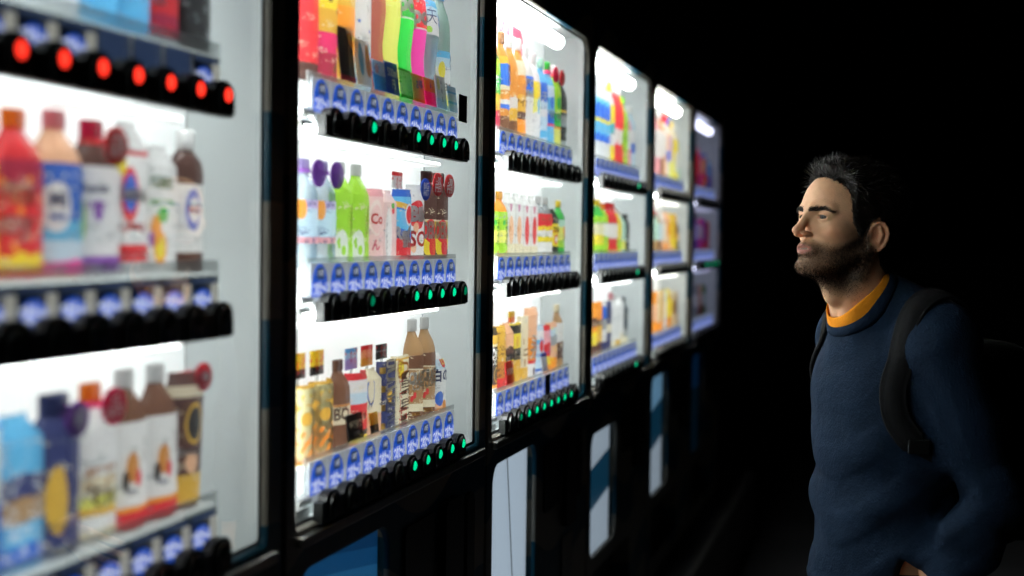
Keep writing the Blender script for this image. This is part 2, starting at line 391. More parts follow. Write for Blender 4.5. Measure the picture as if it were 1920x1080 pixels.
    def tube(p, q, r, nm='lamp_or_fill_tube', tmat=None):
        a = Vector(p); b = Vector(q); dd = (b-a).normalized()
        t = MB(); t.tube(a, b, r, 12, 0, True); tb = B(t, nm, tmat or tm)
        for p0, p1 in ((a-dd*.012, a-dd*.0005), (b+dd*.0005, b+dd*.012)): B(MB().tube(p0, p1, r*1.08, 12), 'tube_cap', M_CHROME, tb)
        return tb
    tube((-.842, wl+.06, WZ1-.038), (-.842, wl+.665, WZ1-.038), .018, tmat=emis(lampc, lamp_s*.5, 'lamp_or_fill_glow'))
    tm_added = emis(lampc, {2: 155.0, 3: 80.0, 4: 76.0, 5: 8.0}.get(i, 42.0), 'lamp_or_fill_glow')
    tube((-.828, wl+.006, WZ0+.05), (-.828, wl+.006, WZ1-.07), .0065, tmat=tm_added)  # hidden upright tube, added to light the man's face and the drinks
    dm = emis(lampc, lamp_s*.017, 'light_diffuser')
    for k in (0, 1):
        B(MB().box(-.915, -.832, wl+.03, wl+.70, RAILS[k]-.034, RAILS[k]-.026, 0, .003), 'light_panel', dm)
        B(MB().box(-.8275, -.8235, wl+.045, wl+.77, RAILS[k]-.0155, RAILS[k]-.0065, 0, .001), 'added_fill_strip', emis(lampc, lamp_s*1.25, 'led'))  # unseen strip behind the rail, added to light the fronts of drinks
    # shelves, tag strips and button rails
    for k in range(3):
        rz = RAILS[k]+dz
        rail = MB(); ya, yb = wl+.066, wl+.775
        pts = [(ya, rz-.021), (yb-.006, rz-.021), (yb, rz-.012), (yb, rz+.010)]
        for c in range(9, -1, -1):
            cy = wl+C0+c*CP
            for j in range(7):
                a = math.pi*j/6; pts.append((cy+.027*math.cos(a), rz+.010+.0135*math.sin(a)))
        pts.append((ya, rz+.010))
        rail.poly(pts, XG+.003, XG+.017)
        ro = B(rail, 'button_rail', M_BLACKM)
        for c in range(10):
            cy = wl+C0+c*CP
            b = link('button', BTN, ro, (XG+.0172, cy, rz+.001))
            l = link('indicator_lamp', LEDM[leds[k][c]], ro, (XG+.0172, cy, rz+.001))
        # chrome bracket left of the rail
        m = MB(); m.box(-.838, -.824, wl+.030, wl+.078, rz-.018, rz+.002, 0, .004); m.tube((-.829, wl+.03, rz+.012), (-.829, wl+.075, rz+.012), .008, 12)
        B(m, 'rail_bracket', pm((.75, .76, .75), .18, metal=.6, noise=.05, name='bright_bracket'))
        # shelf board and acrylic tag strip
        m = MB(); m.box(-.931, -.8335, wl+.015, wl+.79, rz+.055, rz+.0585); sh = B(m, 'shelf_added_glow', pm((.8, .82, .82), .4, noise=.02, emit=lampc, es=lamp_s*.022, name='acrylic_added_glow'))  # shelf board's glow is added, to brighten drink feet and cards
        st = B(MB().box(-.8310, -.8290, wl+.066, wl+.79, rz-.012, rz+.074), 'tag_strip', M_ACRYL)
        for c in range(10):
            if i == 0 and c < 2: continue
            tk = tags[k][c]
            link('price_tag', TAGM[tk], st, (-.8255, wl+C0+c*CP, rz+(.016 if i else .007)))
    # lower poster behind its own pane
    pm_ = poster
    B(MB().box(XF-.03, XF-.026, wl-.01, wl+.386, pz0-.01, pz1+.01), 'lit_poster', pm_)
    B(MB().box(XF-.0125, XF-.0095, wl+.002, wl+.374, pz0+.002, pz1-.002), 'poster_pane', M_GLASS)
    if i == 2: B(MB().poly([(wl+.20, pz1+.005), (wl+.206, pz1+.005), (wl+.291, pz0), (wl+.285, pz0)][::-1], XF-.0258, XF-.0250), 'poster_seam', pm((.1, .13, .17), .5, name='seam'))
    # payment side: bill reader, coin slot, number display, return lever
    m = MB(); m.poly(rrect(wl+.44, wl+.60, CAM_H-.66, CAM_H-.50, .012, .012, .012, .012), XF+.001, XF+.006); ds = B(m, 'display_plate', M_BLACK)
    V, F = text_vf('120', .03); B(MB().add([(XF+.0075, x*.030+wl+.485, y*.035+CAM_H-.565) for x, y in V], F), 'red_digits', emis((1, .04, .02), .35 if i in (1, 2) else .05, 'red_digit'), ds)
    if i == 2: B(MB().box(XF+.0065, XF+.0075, wl+.535, wl+.552, CAM_H-.575, CAM_H-.545), 'green_indicator', emis((.1, .9, .1), .45, 'green_ind'), ds)
    B(MB().box(XF+.0062, XF+.010, wl+.445, wl+.595, CAM_H-.656, CAM_H-.650), 'display_trim', M_STEEL, ds)
    m = MB(); m.poly(rrect(wl+.63, wl+.74, CAM_H-.73, CAM_H-.49, .02, .02, .02, .02), XF+.001, XF+.018); bl = B(m, 'bill_reader', M_BLACK)
    B(MB().box(XF+.0185, XF+.022, wl+.645, wl+.725, CAM_H-.512, CAM_H-.505), 'slot_lip', M_STEEL, bl)
    B(MB().box(XF+.0185, XF+.024, wl+.655, wl+.715, CAM_H-.64, CAM_H-.61, 0, .003), 'slot_tray', M_BLACKM, bl)
    m = MB(); m.poly(rrect(wl+.79, wl+.84, CAM_H-.68, CAM_H-.50, .024, .024, .024, .024), XF+.001, XF+.010); cs = B(m, 'coin_plate', M_BLACK)
    B(MB().box(XF+.0105, XF+.012, wl+.812, wl+.818, CAM_H-.56, CAM_H-.53), 'coin_slot', M_STEEL, cs)
    m = MB(); m.tube((XF+.011, wl+.815, CAM_H-.62), (XF+.026, wl+.815, CAM_H-.62), .013, 14); B(m, 'return_lever', M_CHROME, cs)
    B(MB().box(XF+.001, XF+.003, wl+.64, wl+.76, CAM_H-.86, CAM_H-.76), 'notice_plate', lm([(0, (.25, .24, .21))], pr=((.02, .02, .02), .7)))
    B(MB().box(XF-.064, XF-.058, wl+.01, wl+.63, BASE_Z+.09, BASE_Z+.29), 'delivery_flap', M_BLACKM)
    for a in (.05, .88):
        for bx in (-.85, -1.42): B(MB().tube((bx, y0+a, BASE_Z+.001), (bx, y0+a, BASE_Z+.041), .025, 12), 'foot', M_STEEL)
    return root
def poster_mat(stops, s, slant):
    m = lm(stops, warp=.0, slant=slant, name='poster_print'); m = m.copy(); t = m.node_tree; p = t.nodes['Principled BSDF']
    src = p.inputs['Base Color'].links[0].from_socket; t.links.new(src, p.inputs['Emission Color']); p.inputs['Emission Strength'].default_value = s; return m
PW, PBL, PNV = (.50, .60, .72), (.012, .11, .33), (.006, .05, .10)
A10 = ['arch']*10
LC, LS = (.97, 1.0, .985), 70.0
machine(0, 'vending machine with red lit buttons and dark ribbed price tags', ['rrrrrrrrrr', '..........', '..........'],
        [['oval']*5+['oval', 'plain', 'plain', 'plain', 'oval'], ['oval']*10, ['oval']*10], LC, 44.0, poster_mat([(0, PW)], .5, 0))
machine(1, 'vending machine showing gold coffee cans, soda bottles and rows of green lit buttons', ['..g..gggg.', '..d..ggggd', '.....ggggg'],
        [A10]*3, LC, 56.0, poster_mat([(0, PW), (.86, (.03, .22, .52)), (.93, (.012, .13, .36)), (1.02, (.008, .08, .24))], .42, 0.12))
machine(2, 'vending machine with large red lettering printed on its white back panel', ['..........', '..........', '.dggggggg.'],
        [A10]*3, LC, LS, poster_mat([(0, PW)], .95, 0))
machine(3, 'vending machine with a lime bottle, standing just beyond the red-lettered machine', ['.......g..', '.......g..', '.......g..'],
        [A10]*3, LC, LS, poster_mat([(0, PW), (.30, PNV), (.62, PW)], .7, -.12))
machine(4, 'vending machine of pale peach and yellow drinks beside the dim purple-lit machine', ['..........']*3,
        [A10]*3, (1.0, .99, .93), LS, poster_mat([(0, PW), (.30, PNV), (.62, (.2, .42, .65))], .6, -.12))
machine(5, 'dim purple-lit vending machine at the far end of the row', ['..........', '..dgddg.g.', '..........'],
        [A10]*3, (.76, .76, 1.0), 10.0, poster_mat([(0, PNV), (.62, PBL)], .1, 0))
# red lettering on the back sheet of the third machine
root3 = [o for o in bpy.data.objects if o.name.startswith('vending_machine') and abs(o.location.y-3.298) < .01][0]
MR = pm((.80, .03, .07), .4, noise=.03, name='red_print')
V, F = text_vf('KA', .035)
yy, zz = 3.345, 2.018
MB().add([(XB+.0015, x*.088+yy, y*.155+zz) for x, y in V], F).build('red_lettering', MR, root3, tuple(-c for c in root3.location))
m = MB(); e0 = 3.415
m.box(XB+.001, XB+.002, e0, e0+.055, zz+.03, zz+.06)
V = []; n = 8
for j in range(n+1):
    a = math.pi/2*(1-j/n); V += [(XB+.002, e0+.055+.055*math.cos(a), zz+.005+.055*math.sin(a)), (XB+.002, e0+.055+.025*math.cos(a), zz+.005+.025*math.sin(a))]
m.add(V, [(2*j, 2*j+1, 2*j+3, 2*j+2) for j in range(n)]); m.box(XB+.001, XB+.002, e0+.08, e0+.11, zz-.07, zz+.005); m.box(XB+.001, XB+.002, e0, e0+.03, zz-.07, zz-.02)
m.box(XB+.001, XB+.002, e0+.045, e0+.07, zz-.07, zz-.03)
m.build('red_emblem', MR, root3, tuple(-c for c in root3.location))


# ------------------------------------------------------------------ display drinks (half-shell dummies that stand on the shelves)
K = dict(w=(.80,.80,.80), cr=(.80,.72,.52), k=(.012,.012,.014), dk=(.05,.03,.02), br=(.16,.06,.025), tan=(.42,.24,.10), ch=(.09,.03,.02),
         r=(.70,.02,.03), dr=(.38,.01,.05), mg=(.72,.02,.14), pk=(.85,.38,.42), hp=(.95,.05,.42), o=(.90,.32,.02), am=(.62,.24,.03), go=(.72,.42,.04),
         y=(.88,.70,.03), ly=(.86,.84,.18), g=(.03,.42,.05), lg=(.36,.66,.03), dg=(.03,.16,.03), bg=(.02,.62,.06), b=(.02,.13,.58), nb=(.02,.03,.14),
         sk=(.12,.48,.78), pb=(.55,.72,.85), te=(.05,.4,.45), pu=(.28,.08,.46), lp=(.52,.42,.72), gr=(.33,.36,.38), pe=(.88,.5,.3), mint=(.5,.75,.65))
def c_(k): return tuple(.035+.94*c for c in (K[k] if isinstance(k, str) else k))  # lifts drink and card colours: a pale glare veil put into the colour
SH = {  # profile: height fraction, radius fraction; then top of the body and the cap (z0, z1, r)
 'pet':  ([(0,.86),(.015,.97),(.04,1),(.2,1),(.23,.95),(.26,1),(.62,1),(.70,.96),(.77,.80),(.83,.55),(.865,.42),(.89,.40)], (.885,1,.44)),
 'wave': ([(0,.84),(.02,.98),(.1,1.04),(.2,.99),(.3,.84),(.37,.82),(.48,.95),(.56,1.04),(.66,1.0),(.75,.88),(.83,.58),(.88,.40),(.9,.39)], (.895,1,.42)),
 'can':  ([(0,.84),(.02,.95),(.045,1),(.92,1),(.955,.95),(.975,.90),(.98,.93),(1,.93)], None),
 'slim': ([(0,.86),(.02,1),(.95,1),(.975,.92),(1,.92)], None),
 'cup':  ([(0,.76),(.01,.80),(.88,1),(.885,1.05),(.92,1.05),(.93,.98),(1,.9)], None),
 'box':  ([(0,.97),(.01,1),(.99,1),(1,.97)], None),
 'gable':([(0,.97),(.01,1),(.84,1),(.95,.55),(.96,.5),(1,.5)], None),
 'med':  ([(0,.9),(.015,1),(.70,1),(.77,.93),(.82,.72),(.85,.5),(.88,.46)], (.86,1,.50)),
 'alu':  ([(0,.88),(.02,1),(.74,1),(.82,.86),(.86,.62),(.885,.58)], (.88,1,.60)),
}
def shell(prof, a, bd, h, z0=0, z1=1, off=0, sq=2, n=16, closed=True):
    zs = sorted(set([p[0] for p in prof if z0 < p[0] < z1]+[z0, z1]))
    P = np.array(prof); rs = np.interp(zs, P[:, 0], P[:, 1])
    V = []; e = 2/sq
    for z, r in zip(zs, rs):
        for j in range(n+1):
            t = -math.pi/2+math.pi*j/n; s, c = math.sin(t), max(0, math.cos(t))
            V.append(((bd*r+off)*c**e, (a*r+off)*math.copysign(abs(s)**e, s), z*h))
    m = n+1; F = [(k*m+j, k*m+j+1, (k+1)*m+j+1, (k+1)*m+j) for k in range(len(zs)-1) for j in range(n)]
    if closed:
        F += [(k*m+n, k*m, (k+1)*m, (k+1)*m+n) for k in range(len(zs)-1)]
        F += [tuple(range(m-1, -1, -1)), tuple((len(zs)-1)*m+j for j in range(m))]
    return V, F
def wrap(V2, sx, sy, prof, a, bd, h, zc, phi, rot=0, sq=2, off=.0011):
    P = np.array(prof); out = []; e = 2/sq
    for x, y in V2:
        if rot: x, y = y, -x
        u, z = x*sx, zc*h+y*sy; r = float(np.interp(z/h, P[:, 0], P[:, 1]))
        t = phi+u/(a*r)*1.15; t = max(-1.5, min(1.5, t)); s, c = math.sin(t), math.cos(t)
        out.append(((bd*r+off)*abs(c)**e, (a*r+off)*math.copysign(abs(s)**e, s), z))
    return out
def ellipse(n=16): return [(math.cos(2*math.pi*i/n), math.sin(2*math.pi*i/n)) for i in range(n)]
def disc_vf(rings=3, n=18):
    V = [(0, 0)]; F = []
    for k in range(1, rings+1): V += [(k/rings*x, k/rings*y) for x, y in ellipse(n)]
    F += [(0, 1+j, 1+(j+1) % n) for j in range(n)]
    for k in range(rings-1): F += [(1+k*n+j, 1+(k+1)*n+j, 1+(k+1)*n+(j+1) % n, 1+k*n+(j+1) % n) for j in range(n)]
    return V, F
DV = disc_vf()
NAME = {'pet': 'drink_bottle', 'wave': 'drink_bottle', 'can': 'drink_can', 'slim': 'drink_can', 'cup': 'drink_cup', 'box': 'drink_carton', 'gable': 'drink_carton', 'med': 'drink_bottle', 'alu': 'drink_bottle'}
CAT = {'drink_bottle': 'bottle', 'drink_can': 'can', 'drink_cup': 'cup', 'drink_carton': 'carton'}
SHELF = ['top', 'middle', 'bottom']
WHICH = ['red-button machine', 'gold-can machine', 'red-lettered machine', 'machine beyond the red-lettered one', 'machine beside the purple-lit one', 'purple-lit machine']
ALLP = []
HS = {(2,0): .91, (0,1): .92, (0,2): .90, (1,1): .87, (1,2): .72, (2,1): .81, (2,2): .85, (3,1): .86, (3,2): .95, (4,1): .9, (4,2): .9, (5,1): .9, (5,2): .9}
def drink(mi, row, col, desc, sh, w, h, body, bands=None, cap=None, rng=(.12, .62), warp=0, spots=None, pr=None, T=(), D=(), hang=None, tint=None, slant=0, dx=0, card=None):
    w *= 1.15 if mi == 0 else 1.07
    prof, cp = SH[sh]; a = w/2; bd = a*.58 if sh not in ('box', 'gable') else a*.42; sq = 2 if sh not in ('box', 'gable') else 7
    h *= HS.get((mi, row), 1.0); col += {3: 1}.get(mi, 0)
    yc = .85+mi+C0+col*CP; zb = RAILS[row]+.0592
    nm = NAME[sh]
    root = empty(nm, (-.8565+dx, yc, zb), desc+', %s shelf of %s' % (SHELF[row], WHICH[mi]), CAT[nm])
    ALLP.append(root)
    hi = prof[-1][0]
    bm_ = clear(c_(tint), 'tinted_plastic', .62) if tint else (body if not isinstance(body, (str, tuple)) else pm(c_(body), .25, noise=.06, scale=25, name='drink_body'))
    z0, z1 = 0, 0
    if bands:
        z0, z1 = (rng[0], min(rng[1], hi-.01)) if sh not in ('box', 'can', 'slim', 'cup', 'gable') or rng != (.12, .62) else (.035, .9 if sh in ('can', 'slim', 'cup') else .97)
        if sh == 'gable' and rng == (.12, .62): z1 = .83
        if pr is None and mi < 4:
            lum = sum(sum(c_(c)) for p, c in bands)/len(bands)
            pr = ('gr' if lum > 1.3 else 'cr', .41)
        mt = lm([(p, c_(c)) for p, c in bands], warp, (c_(spots[0]),)+tuple(spots[1:]) if spots else None, (c_(pr[0]), pr[1]) if pr else None, slant=slant,
                discs=[(round(a*math.sin((e[4] if len(e) > 4 else -.3)-.32), 5), round(e[0]*h, 5), round(e[1]*max(.45, math.cos((e[4] if len(e) > 4 else -.3)-.32)), 5), e[2], c_(e[3])) for e in D])
        link('label', mesh('label', *shell(prof, a, bd, h, z0, z1, .0006, sq, closed=False), [thin(mt, .68)], smooth=(sq == 2)), root)
    bV, bF = shell(prof, a, bd, h, z1 if z1 > 0 else 0, hi, 0, sq, closed=False)
    if z0 > 0:
        V_, F_ = shell(prof, a, bd, h, 0, z0, 0, sq, closed=False); bF = bF+[tuple(i+len(bV) for i in f) for f in F_]; bV = bV+V_
    link('body', mesh('body', bV, bF, [thin(bm_, .68) if not tint else bm_], smooth=(sq == 2)), root)
    if cap and cp:
        z0, z1, r = cp
        link('cap', mesh('cap', *shell([(z0, r*.96), (z0+.012, r), (z1-.012, r), (z1, r*.9)], a, bd*1.15, h, z0, z1), [thin(pm(c_(cap), .4, noise=.03, name='cap_plastic'), .55)], smooth=False), root)
    for t in T:      # (string, height fraction, size, colour, angle, rotated, boldness)
        s, zc, sz, cc = t[:4]; ph = (t[4] if len(t) > 4 else -.3)-.32; rot = t[5] if len(t) > 5 else 0; bo = t[6] if len(t) > 6 else .03; st = t[7] if len(t) > 7 else 1
        V, F = text_vf(s, bo)
        link('lettering', mesh('lettering', wrap(V, sz, sz*st, prof, a, bd, h, zc, ph, rot, sq, .0021), F, [pm(c_(cc), .4, noise=.03, name='print') if sum(c_(cc)) > 1.5 else thin(pm(c_(cc), .4, noise=.03, name='print'), .5)]), root)
    if hang:         # round hang tag at the neck: colour, height fraction, text, radius
        cc, zc, tx, rr = hang
        m = MB(); yaw = .10
        def tp(x, u, v): return (bd*.75+.006+x*math.cos(yaw)+u*math.sin(yaw), .012+u*math.cos(yaw)-x*math.sin(yaw), zc*h+v)
        E = ellipse(22); V = [tp(0, rr*x, rr*y) for x, y in E]+[tp(.0022, rr*x, rr*y) for x, y in E]; n = 22
        m.add(V, [tuple(range(n, 2*n)), tuple(range(n-1, -1, -1))]+[(i, (i+1) % n, n+(i+1) % n, n+i) for i in range(n)], 0)
        if tx:
            for q, line in enumerate(tx.split('|')):
                V2, F2 = text_vf(line, .02); m.add([tp(.003, x*rr*.75, y*rr*.8+rr*(.3-.65*q if '|' in tx else 0)) for x, y in V2], F2, 1)
        m.build('hang_tag', [thin(pm(c_(cc), .35, noise=.03, name='hang_tag'), .6), M_TAGW], root)
        link('tag_collar', mesh('tag_collar', *shell([(zc, .5), (zc+.04, .46)], a, bd*1.3, h, zc, zc+.04), [pm(c_(cc), .4, name='hang_tag')]), root)
    if card:         # small card clipped above the drink: colour bands, height
        cb, z0, z1 = card
        m = MB(); m.box(-.004, -.001, -.024, .024, z0*h, z1*h); o = m.build('header_card', thin(lm([(p, c_(c)) for p, c in cb], spots=None, pr=(c_('r'), .5)), .6), root)
        link('card_clip', MB().box(-.004, -.0012, -.004, .004, .93*h, z0*h+.0).mesh('card_clip', [M_ACRYL]), root)
    return root
d = drink
BOX = (.035, .97)
# ---- red-button machine
d(0,0,5,'blue and white bottle','pet',.066,.25,'w',[(0,'w'),(.3,'b'),(.6,'w')],'w',warp=.1)
for c in (6,7): d(0,0,c,'light blue bottle with green oval emblem','pet',.07,.25,'sk',[(0,'sk')],'w',(.03,.66),D=[(.22,.018,.012,'te',-.6)],T=[('ACQUA',.22,.009,'w',-.6)])
d(0,0,8,'silver and crimson can','slim',.066,.19,'gr',[(0,'dr'),(.16,'r'),(.30,'gr'),(.6,'w')],pr=('r',.5),T=[('PORTER',.24,.012,'w',-.7)])
d(0,0,9,'black carton with lime print','box',.072,.21,'k',[(0,'k'),(.35,'k')],pr=('gr',.4),T=[('うり',.5,.028,'gr',-.8),('●●',.34,.016,'lg',-.8)])
d(0,1,3,'yellow and red bottle','pet',.066,.18,'y',[(0,'y'),(.3,'r')],'o')
d(0,1,4,'red fruit bottle with orange cap','pet',.072,.185,'r',[(0,'y'),(.14,'r'),(.7,'dr')],'o',(.05,.7),warp=.12,spots=('o',60,.28),T=[('Joy',.33,.034,'w',-.3),('Vita',.50,.030,'pe',-.3)])
d(0,1,5,'blue starry bottle with white emblem and pink foot','pet',.074,.19,'pe',[(0,'hp'),(.12,'pb'),(.3,'sk'),(.5,'b')],'pk',(.02,.68),warp=.05,spots=('w',70,.16),D=[(.42,.022,.026,'w',-.2)],T=[('Mi',.46,.022,'nb',-.2),('Milk',.36,.012,'b',-.2)])
d(0,1,6,'purple grape drink bottle with red hang tag','pet',.078,.185,'ch',[(0,'w'),(.03,'pu'),(.17,'w'),(.95,'w')],'mg',(.01,.70),D=[(.36,.012,.026,'lg',-.75),(.48,.010,.018,'lg',-.95),(.42,.007,.012,'pu',-.1)],T=[('Muscat',.56,.014,'nb',-.3),('GRAPE',.45,.009,'pu',-.2),('LAMBRUSCO',.065,.009,'w',-.3)],hang=('r',.84,'10%|30円',.021))
d(0,1,7,'white carton with red circle and purple emblem','gable',.060,.19,'w',[(0,'w'),(.06,'r'),(.2,'w'),(.93,'r'),(.97,'w')],T=[('Be',.53,.028,'w',.1),('かん天',.3,.012,'r',-.1),('BEAUTY',.12,.010,'w',-.1)],D=[(.52,.021,.032,'r',.05),(.53,.014,.022,'b',.1,.0018),(.72,.012,.014,'y',-.5)])
d(0,1,8,'white vegetable juice carton with orange slices','gable',.058,.165,'w',[(0,'w'),(.7,'w')],spots=None,T=[('野菜',.70,.015,'dg',-.1),('green',.56,.013,'g',-.1)],D=[(.20,.016,.02,'o',.0),(.20,.011,.014,'y',.0,.0018),(.34,.014,.018,'o',-.3),(.46,.012,.010,'g',.2),(.27,.008,.01,'pu',-.7)])
d(0,1,9,'brown glass tonic bottle with white cap','med',.062,.19,'ch',[(0,'w'),(.95,'w')],'w',(.14,.62),D=[(.44,.015,.026,'b',.05),(.44,.011,.015,'w',.1,.002)],T=[('NO',.44,.014,'r',.1)])
d(0,2,3,'blue carton','box',.064,.17,'b',[(0,'b'),(.5,'w')])
d(0,2,4,'blue and brown milk coffee carton','gable',.066,.175,'sk',[(0,'b'),(.16,'sk'),(.34,'tan'),(.55,'nb'),(.72,'sk')],warp=.04,pr=('w',.5))
d(0,2,5,'black coffee bottle with gold label and purple hang tag','alu',.068,.19,'nb',[(0,'nb'),(.2,'nb')],'nb',(.03,.72),T=[('BLACK',.2,.012,'gr',-.3)],D=[(.36,.016,.036,'go',-.15)],hang=('pu',.84,'-20|円',.019))
d(0,2,6,'cream and yellow tea bottle with crimson hang tag','pet',.072,.195,'w',[(0,'cr'),(.1,'w'),(.22,'go'),(.3,'ly'),(.42,'cr'),(.6,'w')],'o',(.03,.7),warp=.04,T=[('紅茶',.42,.024,'am',.1),('花伝',.30,.024,'ch',.1)],hang=('mg',.85,'10|30円',.021))
for c in (7,8): d(0,2,c,'white milk tea bottle with brown shoulder and red foot','pet',.070,.205,'br',[(0,'r'),(.16,'o'),(.2,'w')],'w',(.02,.68),warp=.03,pr=('gr',.35),D=[(.40,.011,.018,'am',.0),(.33,.006,.01,'r',.25),(.32,.006,.012,'k',-.3)],T=[('TEA',.25,.010,'nb',-.1),('ロイヤル',.5,.007,'ch',.5,1)])
d(0,2,9,'dark brown cup with gold foot and red lid tag','cup',.066,.19,'ch',[(0,'go'),(.25,'ch'),(.9,'cr')],T=[('Sweet',.42,.014,'w',-.1)],D=[(.62,.018,.026,'go',.2),(.62,.014,.021,'k',.2,.0018),(.34,.012,.014,'pe',.1)],hang=('r',.95,'10',.018))
# ---- gold-can machine
d(1,0,0,'dark cola bottle','pet',.066,.24,'ch',[(0,'r')],'r')
d(1,0,1,'green, yellow and crimson fruit bottle','pet',.068,.26,'lg',[(0,'dr'),(.22,'mg'),(.33,'mg'),(.36,'go'),(.52,'y'),(.60,'ly'),(.64,'g')],'g',(.01,.86),spots=('br',30,.18))
d(1,0,2,'ribbed orange juice bottle','pet',.070,.26,'o',[(0,'go'),(.25,'o'),(.42,'go'),(.46,'o'),(.7,'go')],'o',(.02,.72))
d(1,0,3,'white milky bottle with blue pattern and coloured dots','pet',.070,.265,'w',[(0,'pb'),(.35,'w'),(.72,'w'),(.8,'w')],'sk',(.02,.8),warp=.12,spots=('b',52,.16),D=[(.72,.004,.005,'g',-.2),(.72,.004,.005,'o',.1),(.72,.004,.005,'y',-.5),(.72,.004,.005,'r',.4)])
d(1,0,4,'red-brown cola bottle with blue label','wave',.068,.27,(.36,.08,.05),[(0,'b'),(1,'b')],'b',(.68,.82),T=[('J♪',.745,.034,'w',-.1,0,.05)])
d(1,0,5,'yellow vitamin soda bottle','wave',.070,.27,'ly',[(0,'ly'),(.9,'y')],'y',(.62,.85),D=[(.74,.018,.024,'y',-.1),(.74,.014,.019,'ly',-.1,.0018)],T=[('C',.74,.030,'g',-.1)])
d(1,0,6,'bright green soda bottle with dotted label','wave',.069,.27,'bg',[(0,'w'),(.05,'g'),(.96,'w')],'g',(.58,.80),spots=('ly',95,.17),T=[('po',.68,.044,'w',-.15,0,.05)])
d(1,0,7,'hot pink soda bottle with dotted red label','wave',.069,.27,'hp',[(0,'w'),(.05,'r'),(.96,'w')],'hp',(.55,.76),spots=('pe',95,.17),T=[('po',.64,.044,'w',-.1,0,.05)])
d(1,0,8,'clear water bottle with pale blue mountain label','wave',.068,.265,'pb',[(0,'w'),(.2,'w'),(.55,'pb'),(.8,'sk')],'w',(.56,.80),warp=.10,tint='pb',T=[('天',.68,.030,'nb',-.25,0,.0),('然水',.66,.012,'b',.5,1)],D=[(.595,.012,.006,'lg',-.5)])
d(1,0,9,'clear sparkling lemon water bottle with blue cap','pet',.070,.255,'pb',[(0,'ly'),(.16,'ly'),(.2,'w'),(.70,'pb'),(.88,'sk')],'sk',(.10,.50),warp=.05,tint='mint',T=[('Spark',.245,.031,'k',-.05,0,.0),('天然',.42,.016,'nb',.55,1)],D=[(.36,.011,.016,'y',-.35),(.18,.012,.006,'r',.7)])
for c in (0,1): d(1,1,c,'clear yoghurt water bottle with purple hang tag','pet',.070,.185,'w',[(0,'pk'),(.15,'pb'),(.5,'pb'),(.8,'lp')],'lp',(.22,.62),warp=.06,pr=('nb',.45),tint='pb',D=[(.54,.013,.016,'o',-.55)],hang=('pu',.87,'',.021))
for c in (2,3): d(1,1,c,'lime green tea bottle with white round leaf emblem','pet',.070,.188,'lg',[(0,'lg'),(.9,'lg')],'w',(.02,.70),D=[(.18,.018,.027,'w',-.3),(.15,.006,.008,'lg',-.2,.0018),(.22,.004,.009,'lg',-.5,.0018)],T=[('緑茶飲料',.44,.012,'ly',.25,1)])
d(1,1,4,'pink strawberry milk can','can',.066,.145,'pk',[(0,(.86,.55,.55))],D=[(.62,.019,.030,(.86,.68,.66),-.1),(.6,.015,.024,(.86,.55,.55),-.1,.0018)],T=[('Co',.60,.024,'r',-.1),('ん',.25,.02,'mg',-.2)])
d(1,1,5,'white strawberry carton with pale panel','gable',.058,.145,(.84,.62,.6),[(0,(.84,.6,.58))],D=[(.74,.007,.008,'r',.6),(.80,.008,.006,'g',.55),(.38,.017,.048,'w',-.1)],T=[('いちご&ミルク',.38,.011,'gr',-.1,1)])
d(1,1,6,'blue and red cola can with slanted lettering','can',.066,.150,'b',[(0,'r'),(.36,'nb'),(.42,'b'),(.52,'sk'),(.82,'b'),(.84,'go'),(.93,'sk')],slant=.12,D=[(.66,.016,.020,'w',.35),(.66,.013,.016,'r',.35,.0018)],T=[('Ref',.40,.030,'w',-.35,0,.05),('sh',.28,.024,'w',.0,0,.05)],card=([(0,'w'),(.55,'w'),(.75,'r')],1.02,1.24))
d(1,1,7,'white slim can with round red badge and red letters','can',.066,.162,'w',[(0,'r'),(.06,'w'),(.95,'w')],D=[(.62,.026,.026,'r',-.1),(.2,.008,.01,'pe',-.5),(.45,.008,.01,'pe',-.3)],T=[('Bik',.62,.036,'w',-.1,0,.06),('SO',.30,.038,'r',-.1,0,.03)],hang=('b',.95,'BIG|HIT',.02))
for c in (8,9): d(1,1,c,'brown vitamin bottle with yellow and red label','alu',.068,.195,'ch',[(0,'dk'),(.10,'y'),(.52,'cr'),(.55,'ch'),(.74,'ch')],'ch',(.07,.80),D=[(.25,.020,.034,'y',-.2),(.17,.014,.020,'r',.15,.0018),(.345,.020,.022,'r',-.1,.0019)],T=[('DEKA',.345,.0165,'w',-.1,0,.05,2.5)],hang=('r',.86,'-30|円引',.022))
for c in (0,1): d(1,2,c,'gold coffee can with large upright cream lettering','slim',.064,.165,'go',[(0,'am'),(.08,'o'),(.48,'go'),(.95,'y')],T=[('BO',.69,.056,(.92,.84,.45),-.2,1,.05,.85),('SS',.27,.056,(.95,.80,.42),-.2,1,.04,.85)],card=([(0,'k'),(.35,'y')],1.06,1.38))
d(1,2,2,'brown coffee bottle with cream label','pet',.066,.20,'br',[(0,'cr'),(.9,'am')],'br',(.30,.52),T=[('BO',.41,.026,'ch',-.2),('CRAFT',.48,.008,'ch',-.2)])
d(1,2,3,'red coffee can with pale blue top and yellow foot','can',.070,.165,'r',[(0,'y'),(.12,'k'),(.2,'r'),(.62,'pb'),(.8,'w')],pr=('cr',.4),T=[('Café',.4,.016,'cr',-.1)],card=([(0,'lp'),(.5,'pb'),(.8,'sk')],1.03,1.32))
d(1,2,4,'peach coffee carton with blue oval','gable',.062,.165,'cr',[(0,'pe'),(.16,'pe'),(.4,'cr')],warp=.06,D=[(.70,.018,.026,'b',-.3),(.70,.015,.022,'cr',-.3,.0018),(.2,.014,.016,'o',.0)],T=[('アイス',.5,.014,'ch',.1)],card=([(0,'go'),(.4,'pe'),(.8,'r')],1.03,1.32))
